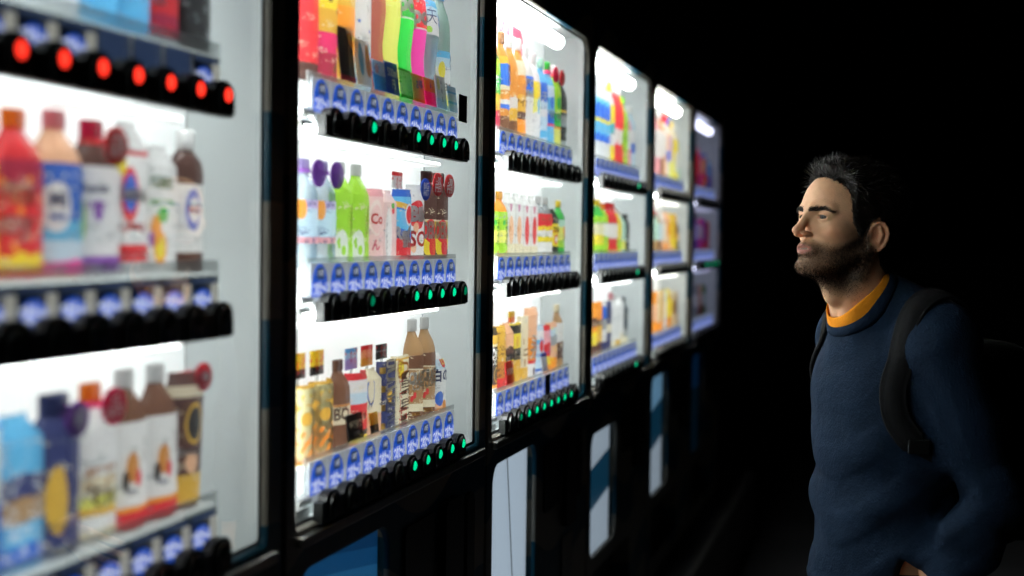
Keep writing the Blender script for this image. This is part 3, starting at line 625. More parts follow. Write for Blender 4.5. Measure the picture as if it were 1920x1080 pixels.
d(1,2,5,'tall black coffee carton with gold stripe and badge','box',.060,.175,'nb',[(0,'nb')],D=[(.52,.012,.014,'go',.3)],T=[('BOSS',.76,.030,'cr',.45,1,.03),('BLACK',.24,.020,'gr',.45,1,.02),('▮▮▮▮',.5,.032,'go',-.5,1,.02)],card=([(0,'k'),(.5,'gr'),(.6,'k')],1.02,1.22))
d(1,2,6,'tall cream coffee carton with smiling gold badge','box',.060,.18,'cr',[(0,'go'),(.03,'cr'),(.97,'go')],D=[(.82,.016,.018,'go',-.1),(.82,.013,.015,'y',-.1,.0018)],T=[('Café au Lait',.36,.023,'ch',.5,1,.01),('コーヒー牛乳屋',.36,.014,'r',.1,1,.05),('☺',.82,.03,'am',-.1)])
for c in (7,8): d(1,2,c,'brown craft coffee bottle with white cap and cream lettering','pet',.072,.264,'tan',[(0,'br'),(.12,'cr'),(.24,'tan'),(.78,'cr'),(.80,'br')],'w',(.06,.66),slant=.05,T=[('CRAFT',.44,.0155,'w',-.05,0,.05,1.8),('COFFEE',.36,.012,'w',.1,0,.04,1.6),('500ML',.10,.009,'go',-.2)],D=[(.25,.005,.006,'r',-.5),(.28,.005,.006,'r',-.3)])
d(1,2,9,'white milk tea bottle with red flag emblem','pet',.068,.185,'w',[(0,'am'),(.12,'pe'),(.2,'w'),(.8,'pb')],None,(.03,.80),warp=.08,T=[('白の',.56,.026,'nb',-.05,0,.04),('LT',.76,.014,'y',.25,0,.04)],D=[(.76,.010,.011,'r',.25),(.24,.014,.014,'b',-.2),(.14,.008,.010,'am',.3)])
# ---- red-lettered machine
d(2,0,0,'green tea bottle with crimson foot','pet',.068,.235,'dg',[(0,'dr'),(.3,'go'),(.5,'g'),(.8,'lg')],'lg',(.03,.75),warp=.1,T=[('茶',.5,.03,'w',0)])
d(2,0,1,'amber tea bottle with blue label and brown cap','pet',.072,.250,'am',[(0,'br'),(.22,'am'),(.32,'b'),(.38,'w'),(.44,'am'),(.56,'cr'),(.62,'b'),(.9,'go')],'tan',(.02,.76),warp=.03,T=[('麦茶',.60,.018,'ch',.3,1),('健康ミネラル',.6,.013,'k',.55,1)])
d(2,0,2,'orange amber tea bottle with white wave','pet',.070,.25,'am',[(0,'br'),(.2,'go'),(.4,'w'),(.55,'am')],'w',(.02,.7),warp=.1)
d(2,0,3,'orange tea bottle with white cap and gold label','pet',.072,.255,'am',[(0,'o'),(.22,'ch'),(.32,'go'),(.54,'am'),(.8,'cr')],'w',(.04,.78),warp=.03,spots=('o',30,.2),T=[('アイス',.36,.020,'ch',-.1),('Straight',.22,.007,'cr',.2)])
d(2,0,4,'white sports drink bottle with blue square label','pet',.070,.25,'w',[(0,'w'),(.35,'sk'),(.42,'b'),(.98,'w')],'w',(.40,.68),T=[('PO',.60,.024,'w',-.1,0,.05),('WA',.49,.024,'w',-.1,0,.05)])
d(2,0,5,'white bottle with yellow leaf print','pet',.068,.24,'w',[(0,'w'),(.5,'ly'),(.7,'y')],'w',(.03,.68),warp=.1,D=[(.42,.008,.02,'sk',.2)])
d(2,0,6,'blue water bottle with white mountain and mint cap','pet',.070,.235,'sk',[(0,'pb'),(.1,'sk'),(.2,'pb'),(.45,'w'),(.55,'pb'),(.68,'b')],'mint',(.03,.72),warp=.06,T=[('天',.55,.026,'w',-.1)])
d(2,0,7,'blue sports bottle with red hang tag','pet',.070,.235,'sk',[(0,'sk'),(.32,'mg'),(.36,'b'),(.52,'sk'),(.8,'pb')],'g',(.03,.72),T=[('W',.38,.026,'w',0,0,.05)],D=[(.52,.013,.016,'b',.1)],hang=('mg',.86,'',.02))
d(2,0,8,'lime green sports bottle with red hang tag','pet',.070,.235,'lg',[(0,'ly'),(.3,'o'),(.33,'g'),(.55,'lg')],'w',(.03,.75),T=[('W',.38,.026,'w',0,0,.05)],D=[(.55,.013,.016,'g',.1)],hang=('r',.86,'',.02))
d(2,0,9,'black tea bottle with grey label','pet',.068,.22,'k',[(0,'gr'),(.15,'k'),(.4,'gr'),(.6,'k'),(.66,'go'),(.7,'k')],'gr',(.03,.74),pr=('gr',.4))
for c in (0,1): d(2,1,c,'yellow green tea bottle with orange shoulder','pet',.070,.185,'o',[(0,'go'),(.12,'lg'),(.3,'ly'),(.6,'lg')],'go',(.03,.70),warp=.12,spots=('g',40,.25),T=[('さわやか',.4,.015,'dg',.2,1)])
for c in (2,3): d(2,1,c,'white carton with orange half disc','gable',.064,.185,'w',[(0,'cr'),(.25,'w')],D=[(.44,.020,.032,'pe',.2),(.86,.012,.022,(.55,.2,.35),.1)],T=[('朝',.44,.014,'am',.1)])
for c in (4,5): d(2,1,c,'white carton with red half disc','gable',.064,.183,'w',[(0,'cr'),(.2,'w')],D=[(.44,.020,.034,'r',.2),(.86,.012,.022,(.62,.16,.26),.1)])
for c in (6,7): d(2,1,c,'clear bottle with small red and yellow label','pet',.068,.185,'w',[(0,'w'),(.3,'y'),(.45,'w'),(.6,'y'),(.7,'r')],'w',(.05,.72),warp=.08,tint='gr',spots=('o',45,.2),pr=('dg',.4))
d(2,1,8,'black energy drink bottle with yellow label','pet',.066,.17,'k',[(0,'k'),(.25,'y'),(.6,'o'),(.66,'y'),(.82,'k')],None,(.02,.75),T=[('TIM',.5,.018,'k',.0,0,.04)],D=[(.33,.011,.013,'r',0),(.33,.007,.008,'w',0,.0018)])
d(2,1,9,'green lemon soda bottle with yellow cap','pet',.066,.18,'g',[(0,'g'),(.05,'lg'),(.3,'ly'),(.75,'mint')],'y',(.14,.66),T=[('レ',.35,.024,'dg',.2)],D=[(.45,.009,.016,'o',.3)])
d(2,2,0,'black coffee can with white lettering and gold lid','can',.070,.170,'k',[(0,'w'),(.08,'o'),(.14,'k'),(.80,'cr'),(.84,'go')],T=[('POK',.62,.026,'w',-.1,0,.03),('CO',.50,.020,'w',.0,0,.03)],D=[(.3,.014,.017,'go',.4),(.3,.011,.014,'k',.4,.0018)])
d(2,2,1,'gold coffee can with crimson foot card','can',.068,.172,'go',[(0,'r'),(.2,'am'),(.5,'go')],spots=('cr',45,.2),pr=('ch',.5))
d(2,2,2,'red and brown chocolate carton','gable',.066,.175,'pe',[(0,'r'),(.46,'y'),(.5,'k'),(.62,'ch'),(.75,'pe')],warp=.06,T=[('Bl',.42,.026,'w',.0,0,.05),('濃厚',.15,.014,'w',-.2)])
d(2,2,3,'yellow and black coffee carton','box',.060,.170,'y',[(0,'go'),(.4,'k'),(.6,'y'),(.85,'k')],T=[('BL',.5,.020,'cr',.1)],D=[(.7,.012,.014,'go',.2)],card=([(0,'o'),(.5,'y')],1.0,1.18))
d(2,2,4,'tall cream almond carton','box',.058,.185,'cr',[(0,'go'),(.2,'cr')],warp=.05,D=[(.62,.006,.008,'tan',-.2),(.3,.008,.01,'tan',.2)],T=[('C',.45,.022,'br',.3)])
d(2,2,5,'orange coffee cup with white katakana','cup',.070,.205,'pe',[(0,'w'),(.1,'w'),(.22,'r'),(.28,'o'),(.64,'pe')],warp=.02,T=[('ミ',.53,.034,'w',.0,0,.05),('ガ',.37,.034,'w',.0,0,.05)],D=[(.12,.008,.01,'ch',.2)])
d(2,2,6,'pale blue milk can with red round badge','can',.066,.15,'pb',[(0,'w'),(.1,'b'),(.16,'pb'),(.7,'sk'),(.8,'w')],D=[(.6,.012,.015,'r',.1)],pr=('b',.4))
d(2,2,7,'red and yellow fruit can','can',.066,.145,'r',[(0,'o'),(.2,'y'),(.4,'r'),(.7,'pk')],warp=.12,spots=('b',55,.22))
d(2,2,8,'orange and grey cocoa can','can',.066,.15,'pe',[(0,'o'),(.3,'pe'),(.6,'gr'),(.8,'pb')],warp=.12,spots=('y',55,.22))
d(2,2,9,'dark brown cocoa bottle','pet',.066,.20,'tan',[(0,'tan'),(.2,'ch'),(.5,'br'),(.6,'w')],'cr',(.03,.72),warp=.1,spots=('cr',50,.25))
# ---- machine beyond the red-lettered one
for c in (0,1,2): d(3,0,c,'blue and white sports bottle','pet',.070,.245,'w',[(0,'w'),(.28,'b'),(.4,'sk'),(.6,'y'),(.68,'b'),(.9,'sk')],'w',(.05,.75),warp=.08)
d(3,0,3,'white and yellow lemon bottle','pet',.070,.25,'w',[(0,'y'),(.3,'w'),(.5,'te'),(.7,'y')],'y',(.03,.72),warp=.08)
for c in (4,5): d(3,0,c,'red cola bottle with white script','wave',.070,.25,'r',[(0,'r'),(.35,'w'),(.6,'r')],'w',(.05,.75),warp=.2)
d(3,0,6,'tall lime green melon bottle','pet',.072,.225,'lg',[(0,'lg'),(.2,'ly'),(.25,'lg')],'lg',(.03,.75),pr=('dg',.5))
d(3,0,7,'pale pink slim bottle','pet',.066,.20,'pk',[(0,'pk'),(.4,'w')],'w')
d(3,0,8,'blue water bottle with white cap','pet',.066,.21,'pb',[(0,'pb'),(.3,'b'),(.6,'w')],'w')
for c in (0,1): d(3,1,c,'green bottle with yellow label and yellow cap','pet',.070,.19,'g',[(0,'lg'),(.2,'y'),(.5,'cr'),(.8,'lg')],'y',(.05,.70),warp=.06)
d(3,1,2,'bright lime drink bottle','pet',.068,.18,'lg',[(0,'lg'),(.5,'w')],'o')
for c in (3,4): d(3,1,c,'red drink bottle with white panel','pet',.070,.185,'r',[(0,'o'),(.1,'r'),(.4,'w'),(.8,'r')],'r',(.03,.74))
d(3,1,5,'yellow lemon bottle','pet',.066,.17,'y',[(0,'lg'),(.4,'y')],'w')
d(3,1,6,'pale green bottle','pet',.066,.16,'mint',[(0,'ly'),(.4,'mint')],'w')
d(3,1,7,'black coffee bottle','alu',.062,.15,'k',[(0,'k'),(.4,'gr'),(.5,'k')],'k')
d(3,2,0,'brown and orange coffee can','can',.068,.165,'o',[(0,'ch'),(.2,'y'),(.5,'o'),(.6,'ch'),(.8,'o')],warp=.04)
d(3,2,1,'orange coffee can with brown middle','can',.068,.165,'o',[(0,'ch'),(.25,'go'),(.6,'ch'),(.72,'o')],warp=.04)
d(3,2,2,'blue and white coffee can','can',.066,.165,'w',[(0,'nb'),(.2,'w'),(.5,'gr'),(.7,'b')],warp=.08)
d(3,2,3,'navy coffee can with cream band','can',.066,.16,'nb',[(0,'nb'),(.4,'cr'),(.6,'nb')])
d(3,2,4,'cream milk coffee bottle','pet',.068,.185,'w',[(0,'cr'),(.2,'w')],'pk',(.03,.7))
d(3,2,5,'white milk bottle with gold foot','pet',.068,.18,'w',[(0,'go'),(.2,'w')],'w',(.03,.7))
d(3,2,6,'white carton','gable',.064,.17,'w',[(0,'cr'),(.3,'w')])
d(3,2,7,'dark grey coffee bottle','alu',.062,.165,'gr',[(0,'cr'),(.2,'gr'),(.4,(.06,.08,.1))],'gr',(.03,.78))
# ---- pale drinks beside the purple-lit machine
def many(mi, row, items):
    for c, (ds, sh, w, h, b, bands, cap) in enumerate(items): d(mi, row, c+mi-2, ds, sh, w, h, b, bands, cap, (.03, .72), warp=.05)
many(4,0,[('pale pink bottle','pet',.07,.24,'pk',[(0,'pk'),(.4,'w')],'w'),('brown tea bottle','pet',.07,.24,'tan',[(0,'br'),(.4,'w')],'w'),('peach juice bottle','pet',.07,.24,'pe',[(0,'pe'),(.5,'w')],'r'),('white bottle with red and blue label','pet',.07,.24,'w',[(0,'w'),(.4,'b'),(.6,'pe')],'r'),('cream bottle with blue cap','pet',.07,.235,'cr',[(0,'ly'),(.4,'lp')],'b'),('yellow lemon bottle','pet',.07,.23,'cr',[(0,'ly'),(.5,'y')],'y'),('tall yellow bottle with white cap','pet',.07,.225,'cr',[(0,'y'),(.2,'w'),(.7,'y')],'w'),('pale teal bottle','pet',.066,.19,'mint',[(0,'mint'),(.4,'w')],'w')])
many(4,1,[('pink and green bottle','pet',.068,.17,'mint',[(0,'tan'),(.4,'mint')],'r'),('brown coffee bottle','pet',.068,.165,'tan',[(0,'br'),(.4,'pb')],'w'),('white carton with orange foot','gable',.066,.17,'w',[(0,'pe'),(.4,'w')],None),('orange juice carton','gable',.066,.17,'pe',[(0,'o'),(.3,'cr')],None),('peach carton','gable',.066,.17,'pe',[(0,'pe'),(.6,'o')],None),('yellow juice carton','gable',.066,.165,'y',[(0,'pe'),(.2,'y')],None),('gold can','can',.066,.165,'go',[(0,'y'),(.5,'go')],None),('dark bottle with gold label','pet',.064,.16,'dk',[(0,'dk'),(.4,'go'),(.7,'dk')],'k')])
many(4,2,[('orange soup can','can',.066,.17,'o',[(0,'o'),(.4,'pe')],None),('cream and orange can','can',.066,.17,'cr',[(0,'o'),(.3,'cr')],None),('gold coffee can','can',.066,.17,'go',[(0,'o'),(.4,'go')],None),('pale blue can','can',.066,.165,'pb',[(0,'pb'),(.5,'w')],None),('yellow corn can','can',.066,.17,'y',[(0,'o'),(.4,'y')],None),('amber coffee bottle','pet',.066,.175,'am',[(0,'am'),(.4,'y')],'w'),('cream cup','cup',.066,.16,'cr',[(0,'cr'),(.5,'tan')],None),('brown can','can',.064,.15,'tan',[(0,'tan'),(.5,'br')],None)])
# ---- purple-lit machine
many(5,0,[('crimson can','can',.068,.15,'r',[(0,'dr'),(.5,'r')],None),('pink bottle','pet',.068,.18,'hp',[(0,'hp'),(.5,'pk')],'pk'),('red bottle','pet',.068,.16,'r',[(0,'r'),(.6,'o')],'b'),('orange can','can',.068,.14,'o',[(0,'o'),(.5,'r')],None),('blue bottle','pet',.068,.17,'b',[(0,'b'),(.3,'r'),(.5,'sk')],'b'),('sky blue bottle','pet',.068,.17,'sk',[(0,'b'),(.5,'sk')],'w'),('violet can','can',.066,.12,'pu',[(0,'pu')],None)])
many(5,1,[('dark violet bottle','pet',.068,.18,'pu',[(0,'pu'),(.4,'lp')],'gr'),('white and pink bottle','pet',.068,.175,'pk',[(0,'hp'),(.5,'w')],'w'),('pink can','can',.068,.16,'hp',[(0,'hp'),(.5,'pk')],None),('blue can','can',.068,.16,'b',[(0,'r'),(.4,'b')],None),('crimson bottle','pet',.068,.165,'dr',[(0,'mg')],'r'),('red can','can',.066,.15,'r',[(0,'mg'),(.5,'r')],None)])
many(5,2,[('grey can','can',.066,.16,'gr',[(0,'gr'),(.5,'w')],None),('brown can','can',.066,.16,'tan',[(0,'ch'),(.5,'tan')],None),('rose can','can',.066,.16,'pk',[(0,'dr'),(.5,'pk')],None),('green can','can',.066,.16,'g',[(0,'dg'),(.5,'mint')],None),('black can','can',.066,.155,'k',[(0,'k'),(.5,'gr')],None)])
# look-alikes share a group
from collections import Counter
cnt = Counter(o['label'] for o in ALLP)
for o in ALLP:
    if cnt[o['label']] > 1: o['group'] = 'matching drinks side by side: '+o['label'].split(', ')[0]

# ------------------------------------------------------------------ small promotion cards standing in front of the drinks
def card(mi, row, col, label, w, h, bands, dy=0, pr=None, T=(), D=(), x=-.8275):
    yc = .85+mi+C0+col*CP+dy; zb = RAILS[row]+.0745
    root = empty('promotion_card', (x, yc, zb), label, 'card'); root.rotation_euler = (0, R(-7), 0)
    link('board', MB().box(-.003, 0, -w/2, w/2, 0, h, 0, .0012).mesh('board', [thin(lm([(p, c_(c)) for p, c in bands], pr=(c_(pr[0]), pr[1]) if pr else None), .55)]), root)
    for s, zc, sz, cc in T:
        V, F = text_vf(s, .03); link('lettering', mesh('lettering', [(.0012, x_*sz, y_*sz+zc) for x_, y_ in V], F, [pm(c_(cc), .4, name='print')]), root)
    for zc, yy, ru, rv, cc in D: link('emblem', mesh('emblem', [(.0012, x_*ru+yy, y_*rv+zc) for x_, y_ in DV[0]], DV[1], [pm(c_(cc), .4, name='print')]), root)
TOPM = 'of the gold-can machine'
card(1,0,1,'black card with crimson foot before the ribbed orange bottle '+TOPM,.060,.085,[(0,'dr'),(.1,'k')],dy=.045)
card(1,0,2,'white card with blue and orange ovals before the milky soda bottle '+TOPM,.062,.075,[(0,'w')],dy=.045,D=[(.042,-.012,.011,.027,'sk'),(.042,.017,.011,.027,'o')])
card(1,0,3,'light blue card with pink dot beside the cola bottle '+TOPM,.056,.05,[(0,'sk'),(.5,'pb')],dy=.045,pr=('b',.5),D=[(.035,-.015,.008,.008,'pk')])
card(1,0,4,'dark blue card with white letters before the cola bottle '+TOPM,.062,.055,[(0,'b')],dy=.035,T=[('500ml',.036,.020,'w'),('円',.016,.018,'w')])
card(1,0,5,'green card with pale panel before the yellow soda bottle '+TOPM,.060,.052,[(0,'g'),(.1,'mint'),(.9,'g')],dy=.035,pr=('g',.5))
card(1,0,6,'orange card before the green soda bottle '+TOPM,.058,.050,[(0,'o'),(.1,'pe'),(.9,'o')],dy=.03,T=[('お得',.03,.018,'b')])
card(1,0,7,'yellow and pink card before the pink soda bottle '+TOPM,.058,.050,[(0,'hp'),(.5,'go')],dy=.025,T=[('¥',.035,.014,'b')])
card(1,0,8,'white card with lemon and blue characters before the water bottle '+TOPM,.056,.062,[(0,'pb'),(.3,'w')],dy=.02,D=[(.045,-.018,.008,.012,'ly')],T=[('A',.05,.012,'nb'),('B',.033,.012,'nb'),('B',.017,.012,'nb')])
card(1,0,9,'pale blue card with ripple print beside the sparkling water bottle '+TOPM,.050,.05,[(0,'pb'),(.3,'sk'),(.4,'pb'),(.7,'sk'),(.78,'pb')],dy=.018)
card(1,2,2,'black card with cream print before the brown bottle '+TOPM,.066,.042,[(0,'k')],dy=.02,T=[('特製微糖',.024,.013,'cr'),('COFFEE',.010,.008,'gr')])
card(1,2,3,'yellow card with black foot between the cans '+TOPM,.035,.034,[(0,'k'),(.4,'y')],dy=.035)
card(2,2,1,'crimson card with white characters before the gold can of the red-lettered machine',.064,.05,[(0,'r')],dy=.03,T=[('新発売',.026,.016,'w')])
card(2,2,6,'white and blue card before the pale blue can of the red-lettered machine',.055,.045,[(0,'w'),(.8,'b')])
# black square stickers on the glass
for (yy, zz, mi_, lab) in ((2.636, RAILS[0]+.083, 1, 'black square sticker above the last price tag of the gold-can machine'), (3.362, RAILS[2]+.042, 2, 'black square sticker over the lowest price tags of the red-lettered machine')):
    root = empty('square_sticker', (XG+.0008, yy, zz), lab, 'sticker')
    link('sheet', MB().box(0, .0008, -.026, .026, -.026, .026).mesh('sheet', [pm((.03, .032, .035), .3, noise=.5, scale=60, name='sticker')]), root)

# ------------------------------------------------------------------ signed-distance sculpting (numpy) for the person
def grid(lo, hi, h):
    ax = [np.arange(lo[k], hi[k]+h, h, dtype=np.float32) for k in range(3)]
    return np.meshgrid(*ax, indexing='ij')
def smin(a, b, k):
    t = np.clip(.5+.5*(b-a)/k, 0, 1); return b*(1-t)+a*t-k*t*(1-t)
def smax(a, b, k): return -smin(-a, -b, k)
def ell(p, c, r, ry=0, rz=0, rx=0):
    x, y, z = p[0]-c[0], p[1]-c[1], p[2]-c[2]
    if ry: x, z = x*math.cos(ry)+z*math.sin(ry), -x*math.sin(ry)+z*math.cos(ry)
    if rz: x, y = x*math.cos(rz)+y*math.sin(rz), -x*math.sin(rz)+y*math.cos(rz)
    if rx: y, z = y*math.cos(rx)+z*math.sin(rx), -y*math.sin(rx)+z*math.cos(rx)
    k0 = np.sqrt((x/r[0])**2+(y/r[1])**2+(z/r[2])**2); k1 = np.sqrt((x/r[0]**2)**2+(y/r[1]**2)**2+(z/r[2]**2)**2)+1e-9
    return k0*(k0-1)/k1
def cap(p, a, b, ra, rb=None):
    rb = ra if rb is None else rb
    a = np.array(a, np.float32); b = np.array(b, np.float32); d = b-a
    px, py, pz = p[0]-a[0], p[1]-a[1], p[2]-a[2]
    t = np.clip((px*d[0]+py*d[1]+pz*d[2])/float(d@d), 0, 1)
    return np.sqrt((px-t*d[0])**2+(py-t*d[1])**2+(pz-t*d[2])**2)-(ra+(rb-ra)*t)
def chain(p, pts, k=.01):
    f = None
    for (a, ra), (b, rb) in zip(pts[:-1], pts[1:]):
        g = cap(p, a, b, ra, rb); f = g if f is None else smin(f, g, k)
    return f
def surface_nets(F, lo, h):
    nx, ny, nz = F.shape; S = F < 0
    act = np.zeros((nx-1, ny-1, nz-1), np.int8)
    for i in (0, 1):
        for j in (0, 1):
            for k in (0, 1): act += S[i:nx-1+i, j:ny-1+j, k:nz-1+k]
    cells = np.argwhere((act > 0) & (act < 8)); idx = np.full(act.shape, -1, np.int64); idx[tuple(cells.T)] = np.arange(len(cells))
    acc = np.zeros((len(cells), 3)); cn = np.zeros(len(cells))
    C = [(i, j, k) for i in (0, 1) for j in (0, 1) for k in (0, 1)]
    val = {c: F[cells[:, 0]+c[0], cells[:, 1]+c[1], cells[:, 2]+c[2]] for c in C}
    for a in C:
        for ax in range(3):
            if a[ax]: continue
            b = list(a); b[ax] = 1; b = tuple(b); va, vb = val[a], val[b]; m = (va < 0) != (vb < 0)
            t = np.where(m, va/np.where(m, va-vb, 1), 0); pt = np.array(a)+np.zeros((len(cells), 3)); pt[:, ax] = t
            acc += pt*m[:, None]; cn += m
    V = (cells+acc/cn[:, None])*h+np.array(lo)
    Q = []
    for ax in range(3):
        u, v = (ax+1) % 3, (ax+2) % 3
        sl0 = [slice(None)]*3; sl1 = [slice(None)]*3; sl0[ax] = slice(0, -1); sl1[ax] = slice(1, None)
        s0, s1 = S[tuple(sl0)], S[tuple(sl1)]; e = np.argwhere(s0 != s1)
        ok = (e[:, u] > 0) & (e[:, v] > 0) & (e[:, u] < F.shape[u]-1) & (e[:, v] < F.shape[v]-1); e = e[ok]; fl = s0[tuple(e.T)]
        def cid(du, dv):
            q = e.copy(); q[:, u] -= du; q[:, v] -= dv; return idx[tuple(q.T)]
        q = np.stack([cid(1, 1), cid(0, 1), cid(0, 0), cid(1, 0)], 1); q[~fl] = q[~fl][:, ::-1]; Q.append(q)
    return V, np.concatenate(Q)
def np_mesh(name, V, Q, mats, col=None, smooth=True, idx=None):
    me = bpy.data.meshes.new(name); V = np.asarray(V, np.float32); Q = np.asarray(Q)
    me.vertices.add(len(V)); me.vertices.foreach_set('co', V.ravel())
    me.loops.add(Q.size); me.loops.foreach_set('vertex_index', Q.ravel().astype(np.int32))
    me.polygons.add(len(Q)); me.polygons.foreach_set('loop_start', np.arange(0, Q.size, Q.shape[1], dtype=np.int32))
    for m in mats: me.materials.append(m)
    if idx is not None: me.polygons.foreach_set('material_index', np.asarray(idx, np.int32))
    me.update(calc_edges=True); me.polygons.foreach_set('use_smooth', [smooth]*len(Q))
    if col is not None:
        a = me.color_attributes.new('tint', 'FLOAT_COLOR', 'POINT'); a.data.foreach_set('color', np.c_[col, np.ones(len(col))].astype(np.float32).ravel())
    me.validate(); return me
def sst(a, b, x): t = np.clip((x-a)/(b-a), 0, 1); return t*t*(3-2*t)

# ---- placement of the person
BETA = R(20)                                             # chest turned this far from pure side view towards the lens
img_left = Vector((-math.cos(TH), -math.sin(TH), 0)); to_cam = Vector((math.sin(TH), -math.cos(TH), 0))
def facing(b): return (img_left*math.cos(b)+to_cam*math.sin(b)).normalized()
def basis(fx, pitch=0, roll=0):
    fz = Vector((0, 0, 1)); fy = fz.cross(fx)
    f2 = fx*math.cos(pitch)+fz*math.sin(pitch); z2 = fz*math.cos(pitch)-fx*math.sin(pitch)
    y3 = fy*math.cos(roll)+z2*math.sin(roll); z3 = z2*math.cos(roll)-fy*math.sin(roll)
    return Matrix((f2, y3, z3)).transposed()
def at(px, py, depth):
    """point on the line of sight through a photo pixel, at a given distance along the lens axis"""
    return Vector((0, 0, CAM_H)) + fwd*depth + r2*((px-960)/2666.7*depth) - u2*((py-540)/2666.7*depth)
HEAD_O = at(1589, 439, 2.74); HEAD_M = basis(facing(R(25)), R(8.5), R(0))
BODY_O = Vector((0, 0, 0)); BM = basis(facing(BETA))
person = empty('person', (0, 0, 0), 'bearded man in navy sweater with backpack straps, gazing at the lit machines', 'person')
neck_w = at(1622, 602, 2.755)
NECKH = HEAD_M.inverted() @ (neck_w-HEAD_O); print('neck in head frame', NECKH)
person.location = (neck_w.x, neck_w.y, 0); person.rotation_euler = BM.to_euler()
PM = Matrix.Translation(person.location) @ BM.to_4x4(); PI_ = PM.inverted()
HM4 = PI_ @ Matrix.Translation(HEAD_O) @ HEAD_M.to_4x4()      # head frame -> person frame
# ---- head: x forward, y to his left, z up, origin between the ear holes
ZA, ZB = [-.3, -.085, -.012, .25], [-.323, -.108, -.012, .25]
def zeff(z): return np.interp(z, ZA, ZB).astype(np.float32)
def head_sdf(p):
    x, y0, zr = p; z = zeff(zr); y = np.abs(y0); q = (x, y, z)
    f = ell(q, (-.012, 0, .046), (.099, .077, .083))
    f = smin(f, ell(q, (.028, 0, .040), (.068, .064, .072)), .03)             # forehead
    f = smin(f, ell(q, (.038, 0, -.020), (.054, .058, .066)), .025)           # mid face
    f = smin(f, ell(q, (.048, 0, -.068), (.045, .044, .042)), .02)            # lower face
    f = smin(f, ell(q, (.085, 0, -.095), (.019, .022, .0175)), .016)           # chin
    f = smin(f, cap(q, (.004, .056, -.045), (.074, .022, -.098), .012, .013), .022)   # jaw line
    f = smin(f, ell(q, (.058, .044, -.004), (.024, .020, .016)), .018)        # cheek bone
    f = smin(f, cap(q, (.0935, .010, .0345), (.079, .046, .034), .0085, .0075), .012)   # brow
    f = smax(f, -ell(q, (.104, .032, .020), (.0185, .0165, .0125)), .012)     # eye socket
    # lids
    lid = ell(q, (.0775, .031, .0195), (.0148, .0165, .0135))
    f = smin(f, lid, .004)
    f = smax(f, -ell(q, (.0915, .0315, .0185), (.010, .0135, .0036), 0, 0, -.08), .0015)  # opening between the lids
    # nose
    f = smin(f, cap(q, (.094, 0, .034), (.112, 0, -.006), .0062, .0090), .010)
    f = smin(f, ell(q, (.1165, 0, -.0125), (.0110, .0105, .0098)), .006)
    f = smin(f, ell(q, (.1035, .0125, -.0185), (.0115, .0068, .0080)), .005)
    f = smax(f, -ell(q, (.1085, .0068, -.0265), (.0060, .0036, .0050)), .003)
    f = smax(f, -cap(q, (.108, .0215, -.010), (.092, .034, -.046), .0030, .0040), .010)  # fold beside the nose
    # mouth
    f = smin(f, ell(q, (.082, 0, -.053), (.0225, .027, .023)), .012)
    f = smin(f, cap(q, (.1015, .0035, -.0455), (.0885, .024, -.0530), .0048, .0026), .005)
    f = smin(f, cap(q, (.0975, 0, -.0620), (.0870, .022, -.0560), .0058, .0028), .005)
    f = smax(f, -ell(q, (.1045, 0, -.0535), (.0130, .0190, .0030)), .0022)
    f = smax(f, -ell(q, (.1045, 0, -.0760), (.0085, .017, .0060)), .008)      # hollow under the lip
    f = smax(f, -cap(q, (.110, 0, -.030), (.109, 0, -.040), .0030), .004)     # philtrum
    # ear
    ea = (-.006, .0790, -.004); er = .20
    q = (x, y, zr); e = ell(q, ea, (.0195, .0062, .0285), er, -.38)
    e = smax(e, -ell(q, (-.001, .0865, .000), (.0095, .0065, .0165), er, -.38), .004)
    pts = []
    for t in np.linspace(-.5, 4.05, 11):
        ex, ez = .0185*math.cos(t), .0275*math.sin(t)
        xx = ex*math.cos(er)-ez*math.sin(er); zz = ex*math.sin(er)+ez*math.cos(er)
        pts.append(((ea[0]+xx*.93, ea[1]+.0035-xx*.40, ea[2]+zz), .0032))
    e = smin(e, chain(q, pts, .002), .003)
    e = smin(e, chain(q, [((-.010, .085, -.012), .003), ((-.013, .087, .002), .003), ((-.008, .0845, .014), .0025)], .002), .003)
    e = smin(e, ell(q, (.002, .0765, -.0265), (.0085, .0048, .0085)), .004)
    e = smin(e, ell(q, (.0085, .0755, -.003), (.0045, .0045, .007)), .004)
    f = smin(f, e, .005)
    # neck
    qr = (x, y, zr); nx_, nz_ = NECKH.x, NECKH.z
    n = chain(qr, [((-.030, 0, -.020), .054), ((-.032+.35*(nx_+.03), 0, -.10), .0525), ((nx_, 0, nz_), .051), ((nx_-.01, 0, nz_-.06), .060)], .02)
    n = smin(n, cap(qr, (-.012, .056, -.030), (nx_+.048, .015, nz_), .012, .009), .02)
    n = smin(n, ell(qr, (.014, 0, -.118), (.010, .011, .016)), .016)
    n = smin(n, cap(qr, (.040, 0, -.072), (.008, 0, -.11), .026, .020), .03)
    f = smin(f, n, .022)
    return f
HLO, HHI, HH = (-.145, -.105, -.265), (.140, .105, .150), .002
P = grid(HLO, HHI, HH); Fh = head_sdf(P); HV, HQ = surface_nets(Fh, HLO, HH)
rng = np.random.default_rng(3)
def nrm(V, Q):
    n = np.zeros_like(V); a = np.cross(V[Q[:, 2]]-V[Q[:, 0]], V[Q[:, 3]]-V[Q[:, 1]])
    for k in range(4): np.add.at(n, Q[:, k], a)
    return n/(np.linalg.norm(n, axis=1, keepdims=True)+1e-12)
HN = nrm(HV, HQ)
